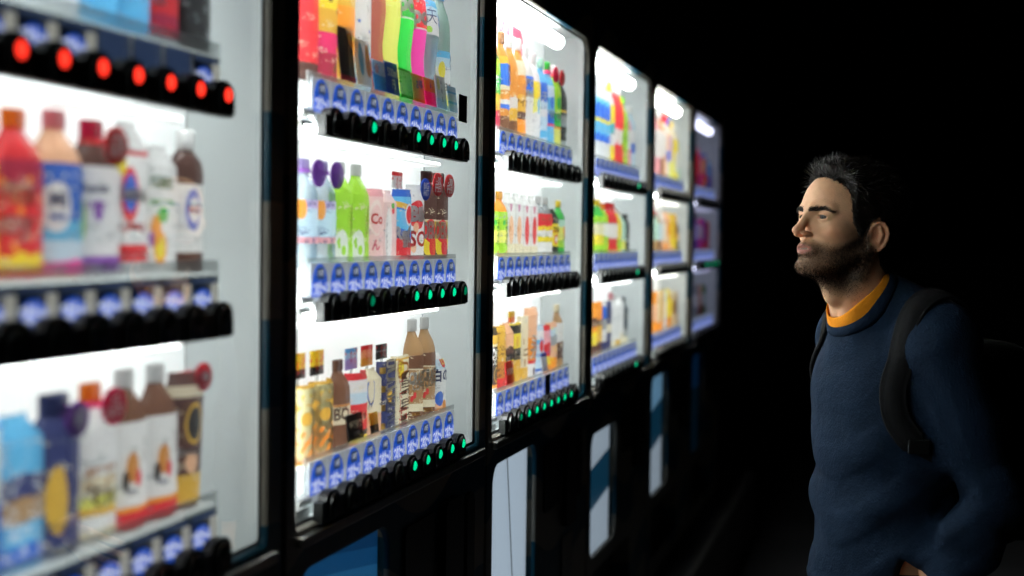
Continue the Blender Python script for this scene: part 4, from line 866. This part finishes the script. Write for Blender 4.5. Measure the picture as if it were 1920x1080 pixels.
def hair_mask(V):
    x, y, z = V[:, 0], np.abs(V[:, 1]), V[:, 2]
    # hairline: height at which hair begins, as a function of how far forward
    xs = [-.13, -.075, -.045, -.024, -.010, .006, .016, .030, .042, .050, .054, .061, .072, .082, .11]
    zs = [-.080, -.075, -.055, .000, .034, .020, -.012, .004, .020, .040, .066, .084, .094, .104, .2]
    return z-np.interp(x, xs, zs)
def beard_mask(V):
    x, y, z = V[:, 0], np.abs(V[:, 1]), zeff(V[:, 2])
    xs = [-.02, .004, .014, .028, .05, .07, .085, .098, .13]
    zt = [-.06, -.02, .008, -.012, -.034, -.045, -.038, -.0325, -.0325]
    top = np.interp(x, xs, zt)
    m = sst(.013, -.016, z-top)*sst(-.152, -.118, z)*sst(-.030, -.004, x)
    under = sst(-.105, -.125, z)*sst(.02, -.03, x); m = m*(1-under)
    side = sst(.0, .02, x)
    lips = ((V[:, 0] > .088) & (y < .0235-(np.abs(z+.0535))*.35) & (z < -.0425+y*-.25) & (z > -.069+y*.42))
    m = np.where(lips, 0, m); return np.clip(m, 0, 1), lips
bm1, lips = beard_mask(HV); hm = hair_mask(HV)
skin = np.array([.66, .375, .215]); col = np.tile(skin, (len(HV), 1))
blot = (np.sin(HV[:, 0]*310+1)*np.sin(HV[:, 1]*270)*np.sin(HV[:, 2]*290+2))*.04
col *= (1+blot)[:, None]
for (mx_, my_, mz_, r_) in ((.092, .030, .066, .0016), (.062, .058, -.006, .0013), (.055, .060, .004, .0011), (.070, .050, .020, .0010)):
    dd_ = np.sqrt((HV[:, 0]-mx_)**2+(HV[:, 1]-my_)**2*.3+(HV[:, 2]-mz_)**2); col *= (1-.45*np.exp(-(dd_/r_)**2))[:, None]
red = np.exp(-(((HV[:, 0]-.112)/.016)**2+((HV[:, 2]+.014)/.014)**2))+.7*np.exp(-(((HV[:, 0]-.07)/.02)**2+((np.abs(HV[:, 1])-.05)/.02)**2+((HV[:, 2]+.01)/.015)**2))+.8*(np.abs(HV[:, 1]) > .076)
col *= np.stack([1+.06*red, 1-.14*red, 1-.16*red], 1)
col[lips] = (.36, .15, .11)
dens = .70+.26*sst(.085, .045, HV[:, 0]); stub = np.clip(bm1**.8*dens*(.86+.22*rng.random(len(HV))), 0, .95)[:, None]
col = col*(1-stub)+np.array([.022, .014, .009])*stub
# mouth opening: teeth-pale inside
inn = (HV[:, 0] < .0985) & (HV[:, 0] > .08) & (np.abs(HV[:, 1]) < .013) & (np.abs(zeff(HV[:, 2])+.0535) < .002); col[inn] = (.5, .42, .36)
sc = sst(-.002, .006, hm)[:, None]; sc = sc*(np.abs(HV[:, 1:2]) < .0775); col = col*(1-sc)+np.array([.010, .008, .007])*sc
M_SKIN, t, p = nodes('skin'); a = t.nodes.new('ShaderNodeVertexColor'); a.layer_name = 'tint'
nz = t.nodes.new('ShaderNodeTexNoise'); nz.inputs['Scale'].default_value = 320; nz.inputs['Detail'].default_value = 6
tcn = t.nodes.new('ShaderNodeTexCoord'); t.links.new(tcn.outputs['Object'], nz.inputs['Vector'])
bp = t.nodes.new('ShaderNodeBump'); bp.inputs['Strength'].default_value = .5; bp.inputs['Distance'].default_value = .0015; t.links.new(nz.outputs['Fac'], bp.inputs['Height']); t.links.new(bp.outputs[0], p.inputs['Normal'])
t.links.new(a.outputs['Color'], p.inputs['Base Color']); p.inputs['Roughness'].default_value = .55; p.inputs['Specular IOR Level'].default_value = .28
p.inputs['Subsurface Weight'].default_value = .12; p.inputs['Subsurface Radius'].default_value = (1, .35, .2); p.inputs['Subsurface Scale'].default_value = .006

def xf(V, M): M = np.array(M); return np.asarray(V) @ M[:3, :3].T + M[:3, 3]
NECK = PI_ @ neck_w; print('neck base in person frame', NECK)

# ---- body below the neck (person frame: x forward, y left, z up; origin on the ground below the neck)
SH_L, EL_L, WR_L = (-.064, .152, 1.350), (-.128, .232, 1.075), (-.045, .196, .925)
SH_R, EL_R, WR_R = (-.066, -.152, 1.350), (-.150, -.232, 1.10), (-.120, -.240, .860)
def torso(p, g):
    p = (p[0]+.048, p[1], p[2])
    f = ell(p, (-.005, 0, 1.235), (.102+g, .150+g, .205+g))
    f = smin(f, ell(p, (.028, 0, 1.255), (.082+g, .128+g, .120+g)), .05)
    f = smin(f, ell(p, (.004, 0, 1.030), (.104+g, .142+g, .180+g)), .08)
    f = smin(f, ell(p, (-.010, 0, .900), (.111+g, .156+g, .100+g)), .06)
    f = smin(f, cap(p, (-.030, .115, 1.372), (-.030, -.115, 1.372), .048+g), .05)
    f = smin(f, smin(cap(p, (-.003, .020, 1.432), (-.030, .145, 1.376), .040+g, .046+g), cap(p, (-.003, -.020, 1.432), (-.030, -.145, 1.376), .040+g, .046+g), .02), .04)
    f = smin(f, cap(p, (NECK.x+.036, 0, 1.355), (NECK.x+.050, 0, 1.425), .064+g, .056+g), .03)
    return f
def arms(p, g, wr=1.0):
    f = chain(p, [(SH_L, .054+g), (tuple(np.array(SH_L)*.5+np.array(EL_L)*.5), .050+g), (EL_L, .042+g), (tuple(np.array(EL_L)*.55+np.array(WR_L)*.45), .041+g), (WR_L, .030+g)], .02)
    r = chain(p, [(SH_R, .054+g), (tuple(np.array(SH_R)*.5+np.array(EL_R)*.5), .050+g), (EL_R, .042+g), (tuple(np.array(EL_R)*.55+np.array(WR_R)*.45), .041+g), (WR_R, .030+g)], .02)
    return np.minimum(f, r)
def nck(p, r, dz=0, dx=0):   # the neck hole, tilted forward
    c = np.array([NECK.x, NECK.y, NECK.z])
    return ell(p, (c[0]+.016+dx, c[1], c[2]+.042+dz), (r*1.08, r, .10), -.42)
def folds(p):
    x, y, z = p
    w = np.sin((z*1.0+x*.55+y*.25)*62+np.sin(y*19+z*9)*1.7)*.5+np.sin((z*.8-x*.9-y*.5)*41+np.sin(x*23)*1.4)*.5
    low = sst(1.30, 1.05, z); dg = np.sin((z+.75*x-.35*y)*48+np.sin(y*14+x*9)*1.9); return w*(.0010+.0036*low)-np.abs(dg)**.6*np.sign(dg)*.0042*low*sst(.86, .93, z)
def sweater_sdf(p):
    f = smin(torso(p, .012), arms(p, .010), .045)
    # creases in the crook of the arm and at the armpit
    for E in (EL_L, EL_R):
        dd = np.sqrt((p[0]-E[0])**2+(p[1]-E[1])**2+(p[2]-E[2])**2); f = f+np.sin(dd*150)*.0030*np.exp(-(dd/.09)**2)
    f = f+folds(p)
    # hem band and a drape over it
    f = smax(f, .865-p[2], .01)
    f = smin(f, smax(torso(p, .020), np.abs(p[2]-.875)-.022, .008), .012)
    f = smax(f, -nck(p, .072), .010)
    for W, E in ((WR_L, EL_L), (WR_R, EL_R)):
        d = np.array(W)-np.array(E); d = d/np.linalg.norm(d)
        cut = (p[0]-W[0])*d[0]+(p[1]-W[1])*d[1]+(p[2]-W[2])*d[2]-.0
        near = np.sqrt((p[0]-W[0])**2+(p[1]-W[1])**2+(p[2]-W[2])**2)-.085
        f = smax(f, -np.maximum(-cut, near), .004)
    return f
SLO, SHI, SHH = (-.30, -.34, .83), (.17, .44, 1.53), .005
P = grid(SLO, SHI, SHH); Fs = sweater_sdf(P)
SV, SQ = surface_nets(Fs, SLO, SHH)
def knit(name, c, rough=.9, sheen=.04, rel=1.0):
    m, t, p = nodes(name); N = t.nodes.new; L = t.links.new
    tc = N('ShaderNodeTexCoord'); mp = N('ShaderNodeMapping'); mp.inputs['Scale'].default_value = (330, 330, 230); L(tc.outputs['Object'], mp.inputs[0])
    wv = N('ShaderNodeTexVoronoi'); wv.inputs['Scale'].default_value = 1; L(mp.outputs[0], wv.inputs['Vector'])
    n2 = N('ShaderNodeTexNoise'); n2.inputs['Scale'].default_value = 24; n2.inputs['Detail'].default_value = 5; L(tc.outputs['Object'], n2.inputs['Vector'])
    mx = N('ShaderNodeMix'); mx.data_type = 'RGBA'; mx.inputs[6].default_value = c4([k*.75 for k in c]); mx.inputs[7].default_value = c4([k*1.25 for k in c]); L(n2.outputs['Fac'], mx.inputs[0]); L(mx.outputs[2], p.inputs['Base Color'])
    b1 = N('ShaderNodeBump'); b1.inputs['Strength'].default_value = .4*rel; b1.inputs['Distance'].default_value = .0015; L(wv.outputs['Distance'], b1.inputs['Height'])
    b2 = N('ShaderNodeBump'); b2.inputs['Strength'].default_value = .5*rel; b2.inputs['Distance'].default_value = .010; L(n2.outputs['Fac'], b2.inputs['Height']); L(b1.outputs[0], b2.inputs['Normal']); L(b2.outputs[0], p.inputs['Normal'])
    p.inputs['Roughness'].default_value = rough; p.inputs['Sheen Weight'].default_value = sheen; p.inputs['Sheen Tint'].default_value = c4([min(1, k*6+.02) for k in c]); p.inputs['Specular IOR Level'].default_value = .2
    return m
M_NAVY = knit('navy_knit', (.0032, .0138, .0340)); M_ORANGE = knit('orange_jersey', (.80, .27, .012)); M_TROU = knit('dark_denim', (.012, .013, .018))
sw = link('sweater', np_mesh('sweater', SV, SQ, [M_NAVY]), person)
# ribbed neckband of the sweater and the shirt collar inside it: rings round the neck hole
def hole_curve(r, g, n=64):
    c = np.array([NECK.x+.016, NECK.y, NECK.z+.042]); t = np.linspace(.5, 2.9, 240); out = []
    for i in range(n):
        az = 2*math.pi*i/n
        lx, ly, lz = r*1.08*np.sin(t)*math.cos(az), r*np.sin(t)*math.sin(az), .10*np.cos(t); ry = -.42
        X = lx*math.cos(ry)-lz*math.sin(ry)+c[0]; Z = lx*math.sin(ry)+lz*math.cos(ry)+c[2]; Y = ly+c[1]
        v = torso((X.astype(np.float32), Y.astype(np.float32), Z.astype(np.float32)), g); k = np.argmax(v < 0); k = max(1, k)
        u = v[k-1]/(v[k-1]-v[k]+1e-9); out.append([X[k-1]*(1-u)+X[k]*u, Y[k-1]*(1-u)+Y[k]*u, Z[k-1]*(1-u)+Z[k]*u])
    o = np.array(out)
    for _ in range(3): o = (np.roll(o, 1, 0)+2*o+np.roll(o, -1, 0))/4
    return o
def loft(name, curves, mat, closed=True):
    n = len(curves[0]); m = len(curves); V = np.concatenate(curves)
    Q = [[k*n+i, k*n+(i+1) % n, ((k+1) % m)*n+(i+1) % n, ((k+1) % m)*n+i] for k in range(m if closed else m-1) for i in range(n)]
    return link(name, np_mesh(name, V, np.array(Q), [mat]), person)
band = [hole_curve(r, g) for r, g in ((.0790, .010), (.0785, .0150), (.0755, .0165), (.0705, .0165), (.0680, .0150), (.0685, .010))]
loft('neckband', band, M_NAVY)
coll = [hole_curve(r, g) for r, g in ((.0760, .004), (.0720, .0135), (.0670, .0165), (.0635, .0175), (.0612, .0165), (.0612, .0110), (.066, .004))]
loft('shirt_collar', coll, M_ORANGE)
# trousers and shoes
def legs(p):
    p = (p[0]+.036, p[1], p[2])
    f = ell(p, (-.012, 0, .90), (.112, .160, .10))
    for s in (1, -1):
        f = smin(f, chain(p, [((-.015, .088*s, .86), .092), ((.0, .098*s, .50), .066), ((-.025, .105*s, .10), .056)], .02), .03)
    f = f+np.sin(p[2]*70+p[0]*30+np.sin(p[1]*40)*1.5)*.002
    return smax(smax(f, .045-p[2], .005), p[2]-.93, .01)
TLO, TH_, THH = (-.24, -.24, .02), (.12, .24, .96), .010
P = grid(TLO, TH_, THH); TV, TQ = surface_nets(legs(P), TLO, THH); link('trousers', np_mesh('trousers', TV, TQ, [M_TROU]), person)
for s in (1, -1):
    def shoe(p): return smax(smin(ell(p, (.010, .108*s, .045), (.125, .045, .045)), ell(p, (-.066, .106*s, .065), (.055, .045, .055)), .03), .006-p[2], .004)
    lo, hi = (-.16, .108*s-.07, -.005), (.17, .108*s+.07, .14); P = grid(lo, hi, .006); V, Q = surface_nets(shoe(P), lo, .006)
    link('shoe', np_mesh('shoe', V, Q, [pm((.02, .02, .022), .6, name='shoe_leather')]), person)

# ---- hands: resting on the hips, fingers forward, thumb back
def hand_pts(W, E, side):
    W = np.array(W); d = W-np.array(E); d = d/np.linalg.norm(d)
    return W, d
def hand_sdf(p, W, E, s, fw=None, upv=None):
    W = np.array(W); d = W-np.array(E); d = d/np.linalg.norm(d)
    f = cap(p, W-d*.06, W+d*.012, .029, .026)
    fw = np.array([.86, -.34*s, -.38] if fw is None else fw); fw /= np.linalg.norm(fw)          # the way the fingers point, round the hip
    upv = np.array([.36, -.02*s, .93] if upv is None else upv); upv -= fw*(upv@fw); upv /= np.linalg.norm(upv)
    out = np.cross(fw, upv)*s; out = out if out[1]*s > 0 else -out
    b0 = W+d*.022
    for k in range(4): f = smin(f, cap(p, b0+upv*(.012-.009*k), b0+fw*.066+upv*(.032-.020*k), .0125, .0105), .010)
    L = [(.034, .024, .019), (.039, .027, .020), (.036, .025, .020), (.028, .019, .017)]
    for k in range(4):
        k0 = b0+fw*.068+upv*(.033-.0205*k)+out*.002; q = [(tuple(k0), .0092)]
        dirs = (fw+upv*(.16-.10*k)-out*.10, fw+upv*(.10-.08*k)-out*.38, fw+upv*(.04-.06*k)-out*.60)
        for l, dv, rr in zip(L[k], dirs, (.0084, .0077, .0066)):
            k0 = k0+dv/np.linalg.norm(dv)*l; q.append((tuple(k0), rr))
        g = chain(p, q, .004); f = smin(f, g, .005)
    t0 = b0+fw*.012+upv*.016; th = -fw*.30+upv*.35-out*.62; th /= np.linalg.norm(th)
    f = smin(f, chain(p, [(tuple(t0), .013), (tuple(t0+th*.036+upv*.006), .0105), (tuple(t0+th*.066-fw*.012), .0088)], .005), .008)
    return f
parts = [(xf(HV, HM4), HQ, col)]
for W, E, s in ((WR_L, EL_L, 1), (WR_R, EL_R, -1)):
    lo = tuple(np.array(W)-.165); hi = tuple(np.array(W)+.185); P = grid(lo, hi, .003); V, Q = surface_nets(hand_sdf(P, W, E, s) if s > 0 else hand_sdf(P, W, E, s, (.12, .04, -1), (1, .1, .1)), lo, .003)
    c = np.tile(skin*np.array([.98, .92, .92]), (len(V), 1)); parts.append((V, Q, c))
# torso, arms and legs under the clothes belong to the same body mesh
lo, hi = (-.28, -.31, .55), (.16, .42, 1.47); P = grid(lo, hi, .012)
fb = smin(torso(P, -.014), arms(P, -.010), .03); fb = smax(fb, nck(P, .045)*0+(P[2]-(NECK.z+.012)), .004); V, Q = surface_nets(fb, lo, .012); parts.append((V, Q, np.tile(skin, (len(V), 1))))
V = np.concatenate([a[0] for a in parts]); off = np.cumsum([0]+[len(a[0]) for a in parts])[:-1]; Q = np.concatenate([a[1]+o for a, o in zip(parts, off)]); Cc = np.concatenate([a[2] for a in parts])
body = link('body', np_mesh('body', V, Q, [M_SKIN], Cc), person)

# ---- eyes
def eye(s):
    V = []; n, m = 20, 14; r = .0122
    for i in range(m+1):
        a = math.pi*i/m
        for j in range(n): b = 2*math.pi*j/n; V.append((r*math.cos(a), r*math.sin(a)*math.cos(b), r*math.sin(a)*math.sin(b)))
    F = [(i*n+j, i*n+(j+1) % n, (i+1)*n+(j+1) % n, (i+1)*n+j) for i in range(m) for j in range(n)]
    mi = [2 if i < 2 else (1 if i < 4 else 0) for i in range(m) for j in range(n)]
    me = mesh('eye', [tuple(Vector((c[0]+.0782, c[1]*1.0+.031*s, c[2]+.0190))) for c in V], F, [pm((.42, .38, .35), .12, noise=.03, name='eye_white'), pm((.05, .025, .012), .08, noise=.1, name='iris'), pm((.004, .004, .004), .05, noise=0, name='pupil')], mi, True)
    o = link('eye', me, person); o.matrix_local = HM4
for s in (1, -1): eye(s)
# ---- hair, brows and beard as fine tapered strands
M_HAIR, t, p = nodes('black_hair'); p.inputs['Base Color'].default_value = (.007, .005, .004, 1); p.inputs['Roughness'].default_value = .55; p.inputs['Specular IOR Level'].default_value = .12
M_STRAND, t, p = nodes('hair_strand'); p.inputs['Base Color'].default_value = (.010, .007, .005, 1); p.inputs['Roughness'].default_value = .38; p.inputs['Specular IOR Level'].default_value = .4
M_BROW, t, p = nodes('beard_hair'); p.inputs['Base Color'].default_value = (.010, .007, .005, 1); p.inputs['Roughness'].default_value = .7; p.inputs['Specular IOR Level'].default_value = .02
def strands(name, roots, dirs, length, width, mat, curl=0.0, seg=3, grav=(0, 0, 0)):
    n = len(roots); d = dirs/np.linalg.norm(dirs, axis=1, keepdims=True); side = np.cross(d, rng.normal(size=(n, 3))); side /= np.linalg.norm(side, axis=1, keepdims=True)
    bend = rng.normal(size=(n, 3))*curl+np.array(grav); Vs = []; pos = roots.copy()
    for k in range(seg+1):
        w = width*(1-k/(seg+.3)); w = w[:, None] if isinstance(w, np.ndarray) else w
        Vs += [pos-side*w, pos+side*w]
        dd = d+bend*(k+1)/seg; dd /= np.linalg.norm(dd, axis=1, keepdims=True); pos = pos+dd*(length/seg)[:, None]
    Vx = np.stack(Vs, 1).reshape(-1, 3); st = 2*(seg+1); base = np.arange(n)*st
    Q = np.concatenate([np.stack([base+2*k, base+2*k+1, base+2*k+3, base+2*k+2], 1) for k in range(seg)])
    return link(name, np_mesh(name, xf(Vx, HM4), Q, [mat]), person)
area = np.linalg.norm(np.cross(HV[HQ[:, 2]]-HV[HQ[:, 0]], HV[HQ[:, 3]]-HV[HQ[:, 1]]), axis=1)
def sample(n, wgt):
    pr = area*wgt[HQ].mean(1); pr /= pr.sum(); f = rng.choice(len(HQ), n, p=pr); u = rng.random((n, 2, 1))
    a, b, c, dq = (HV[HQ[f, k]] for k in range(4)); pt = (a*(1-u[:, 0])+b*u[:, 0])*(1-u[:, 1])+(dq*(1-u[:, 0])+c*u[:, 0])*u[:, 1]
    return pt, HN[HQ[f, 0]]
# volume of hair under the strands
def hair_sdf(p):
    x, y, z = p; y = np.abs(y); q = (x, y, z)
    h = smin(ell(q, (-.012, 0, .046), (.099, .077, .083)), ell(q, (.028, 0, .040), (.068, .064, .072)), .03)
    topw = sst(.03, .10, z); thick = .0030+.0120*topw+.005*sst(.02, .07, x)*topw
    V = np.stack([x.ravel(), y.ravel(), z.ravel()], 1); hl = hair_mask(V).reshape(x.shape)
    thick = thick*(.10+.90*sst(.0, .030, hl)); h = h-thick+np.sin(x*120+y*90)*np.sin(z*110+y*160)*.0018
    return smax(h, -hl*.8+.0015, .006)
P = grid((-.14, -.105, -.11), (.12, .105, .16), .003); V, Q = surface_nets(hair_sdf(P), (-.14, -.105, -.11), .003)
hv = link('hair', np_mesh('hair', xf(V, HM4), Q, [M_HAIR]), person)
w = sst(.0, .006, hm)*(np.abs(HV[:, 1]) < .0782)
pt, nn = sample(9000, w); topw = sst(.035, .095, pt[:, 2]); frontw = sst(.02, .075, pt[:, 0])
L = .006+.004*rng.random(len(pt))+topw*(.014+.012*rng.random(len(pt)))
dirs = nn*(.30+.10*topw)[:, None]+np.stack([-.55-.1*topw+.35*frontw*topw, rng.normal(size=len(pt))*.18, -.55*(1-topw)+.30*topw+.35*frontw*topw], 1)+rng.normal(size=(len(pt), 3))*.16
ns = len(pt); vn = nrm(V, Q); va = np.linalg.norm(np.cross(V[Q[:, 2]]-V[Q[:, 0]], V[Q[:, 3]]-V[Q[:, 1]]), axis=1); fi = rng.choice(len(Q), 16000, p=va/va.sum()); u = rng.random((16000, 1)); w2 = rng.random((16000, 1))
p2 = (V[Q[fi, 0]]*(1-u)+V[Q[fi, 1]]*u)*(1-w2)+(V[Q[fi, 3]]*(1-u)+V[Q[fi, 2]]*u)*w2; n2 = vn[Q[fi, 0]]
t2 = sst(.03, .09, p2[:, 2]); f2 = sst(.03, .08, p2[:, 0])
flow = np.stack([-.75+.45*f2, np.sin(p2[:, 0]*60+p2[:, 2]*40)*.25, -.75*(1-t2)+.35*t2*f2], 1)+np.sin(p2*95)[:, [1, 2, 0]]*.22
d2 = flow-n2*np.sum(flow*n2, 1, keepdims=True)+n2*(.08+.16*t2*rng.random(len(t2)))[:, None]+rng.normal(size=p2.shape)*.08
L2 = .006+.004*rng.random(len(p2))+t2*(.008+.010*rng.random(len(p2)))
pt = np.concatenate([pt, p2-n2*.002]); dirs = np.concatenate([dirs, d2]); L = np.concatenate([L, L2])
wl_ = np.exp(-((hm-.001)/.005)**2)*(np.abs(HV[:, 1]) < .0775)*(HV[:, 0] > .028); p3, n3 = sample(2600, wl_); t3 = sst(.02, .08, p3[:, 2])
d3 = n3*.35+np.stack([-.55+.1*t3, rng.normal(size=len(p3))*.25, -.55+.9*t3], 1)+rng.normal(size=p3.shape)*.22
pt = np.concatenate([pt, p3]); dirs = np.concatenate([dirs, d3]); L = np.concatenate([L, .006+.006*rng.random(len(p3))])
strands('hair_strands', pt, dirs, L, .00048, M_STRAND, .20, 4, (-.06, 0, .0))['kind'] = 'stuff'
w = np.clip(bm1, 0, 1)*(~lips)
pt, nn = sample(15000, w); strands('beard', pt-nn*.0004, nn*.45+np.array([.15, 0, -.9])+rng.normal(size=(len(pt), 3))*.25, .0024+.0026*rng.random(len(pt)), .00026, M_BROW, .1, 2)['kind'] = 'stuff'
x, y, z = HV[:, 0], np.abs(HV[:, 1]), HV[:, 2]
bc = np.interp(y, [.006, .02, .038, .052], [.0300, .0330, .0345, .0290]); bh = np.interp(y, [.006, .02, .04, .054], [.0034, .0036, .0028, .0010])
w = ((x > .055) & (y > .0065) & (y < .054) & (np.abs(z-bc) < bh)).astype(float)
pt, nn = sample(1300, w); s_ = np.sign(pt[:, 1:2])
strands('eyebrows', pt, nn*.30+np.concatenate([-.35+0*s_, s_*.9, .22+0*s_], 1)+rng.normal(size=(len(pt), 3))*.14, .0060+.003*rng.random(len(pt)), .00030, M_HAIR, .08, 2)['kind'] = 'stuff'
w = ((z < .0225) & (z > .0185) & (x > .083) & (y > .019) & (y < .044)).astype(float)
if w.sum() > 4:
    pt, nn = sample(160, w); s_ = np.sign(pt[:, 1:2]); strands('eyelashes', pt, nn+np.array([.3, 0, .2])+np.concatenate([0*s_, s_*.3, 0*s_], 1), np.full(len(pt), .006), .00025, M_HAIR, .05, 2, (0, 0, .2))['kind'] = 'stuff'

# ------------------------------------------------------------------ backpack worn by the man (a thing of its own)
def swf(p): return smin(torso(p, .014), arms(p, .013)+.006, .03)
def surf_project(pt, out):
    """walk along a direction until just above the sweater"""
    pt = np.array(pt, float); out = np.array(out, float); out /= np.linalg.norm(out)
    for _ in range(40):
        v = float(sweat_only(pt)); pt = pt-out*v*.9
        if abs(v) < 1e-4: break
    return pt
def sweat_only(pt):
    q = tuple(np.array([[[c]]], np.float32) for c in pt); return torso(q, .017)[0, 0, 0]
def grad(pt):
    e = .004; return np.array([sweat_only(pt+np.eye(3)[k]*e)-sweat_only(pt-np.eye(3)[k]*e) for k in range(3)])
pack = empty('backpack', person.location, 'black backpack worn by the bearded man, padded straps over both shoulders', 'backpack'); pack.rotation_euler = person.rotation_euler
M_STRAP = knit('black_webbing', (.009, .0095, .0105), .95, .0, .25); M_STRAP2 = pm((.0022, .0022, .0025), .95, spec=.05, noise=.3, scale=200, bump=.3, name='black_nylon')
def strap(s):
    keys = [((-.150, .085*s, 1.250), (-1, 0, 0)), ((-.135, .090*s, 1.360), (-1, 0, .3)), ((-.085, .118*s, 1.440), (-.5, 0, 1)), ((-.030, .128*s, 1.455), (0, 0, 1)), ((.030, .134*s, 1.420), (.6, 0, 1)),
            ((.080, .136*s, 1.350), (1, 0, .3)), ((.098, .139*s, 1.295), (1, .1*s, 0)), ((.085, .148*s, 1.235), (1, .4*s, 0)), ((.040, .160*s, 1.185), (.6, 1*s, 0)), ((-.03, .165*s, 1.150), (0, 1*s, 0)), ((-.12, .13*s, 1.11), (-1, .6*s, 0))]
    if s < 0: keys = keys[:6]+[((.06, -.158, 1.300), (.5, -1, 0)), ((.0, -.168, 1.24), (0, -1, 0)), ((-.06, -.165, 1.19), (0, -1, 0)), ((-.12, -.13, 1.14), (-1, -.6, 0))]
    pts = []
    for i in range(len(keys)-1):
        for u in np.linspace(0, 1, 6, endpoint=False): pts.append((np.array(keys[i][0])*(1-u)+np.array(keys[i+1][0])*u, np.array(keys[i][1])*(1-u)+np.array(keys[i+1][1])*u))
    pp = np.array([surf_project(a-np.array([.048, 0, .008]), b) for a, b in pts])
    for _ in range(4): pp[1:-1] = (pp[:-2]+2*pp[1:-1]+pp[2:])/4
    V = []; prof = [(-.025, .000), (-.0248, .004), (-.022, .0058), (-.0170, .0040), (-.0160, .0056), (0, .0066), (.0160, .0056), (.0170, .0040), (.022, .0058), (.0248, .004), (.025, .000), (0, -.002)]
    n = len(pp)
    for i in range(n):
        tg = pp[min(n-1, i+1)]-pp[max(0, i-1)]; tg /= np.linalg.norm(tg); g = grad(pp[i]); g -= tg*(g@tg); g /= np.linalg.norm(g); sd = np.cross(tg, g)
        wdt = 1.0 if i < n*.80 else .55
        V += [pp[i]+sd*a*wdt+g*(b+.002) for a, b in prof]
    m = len(prof); Q = [[i*m+j, i*m+(j+1) % m, (i+1)*m+(j+1) % m, (i+1)*m+j] for i in range(n-1) for j in range(m)]
    if s < 0: pass
    st = link('shoulder_strap', np_mesh('shoulder_strap', np.array(V), np.array(Q), [M_STRAP]), pack)
    k = int(n*.80); c = pp[k]; g = grad(c); g /= np.linalg.norm(g)
    b = MB().box(-.020, .020, -.004, .008, -.014, .014, 0, .003).build('buckle', M_BLACK, st); b.location = tuple(c+g*.008)
    b.rotation_euler = (0, 0, math.atan2(-g[0], g[1]))
for s in (1, -1): strap(s)
def packf(p):
    f = ell(p, (-.270, 0, 1.17), (.085, .135, .215)); b = np.maximum(np.maximum(np.abs(p[0]+.260)-.085, np.abs(p[1])-.14), np.abs(p[2]-1.15)-.20)-.0
    f = smax(f-.03, b-.01, .05); f = smin(f, ell(p, (-.360, 0, 1.05), (.035, .11, .10)), .02)
    return smax(f, -torso(p, .018), .012)
lo, hi = (-.44, -.20, .90), (-.08, .20, 1.45); P = grid(lo, hi, .008); V, Q = surface_nets(packf(P), lo, .008); link('pack_body', np_mesh('pack_body', V, Q, [M_STRAP2]), pack)
link('top_handle', MB().tube((-.20, -.03, 1.395), (-.20, .03, 1.395), .008, 8).mesh('top_handle', [M_STRAP2]), pack)
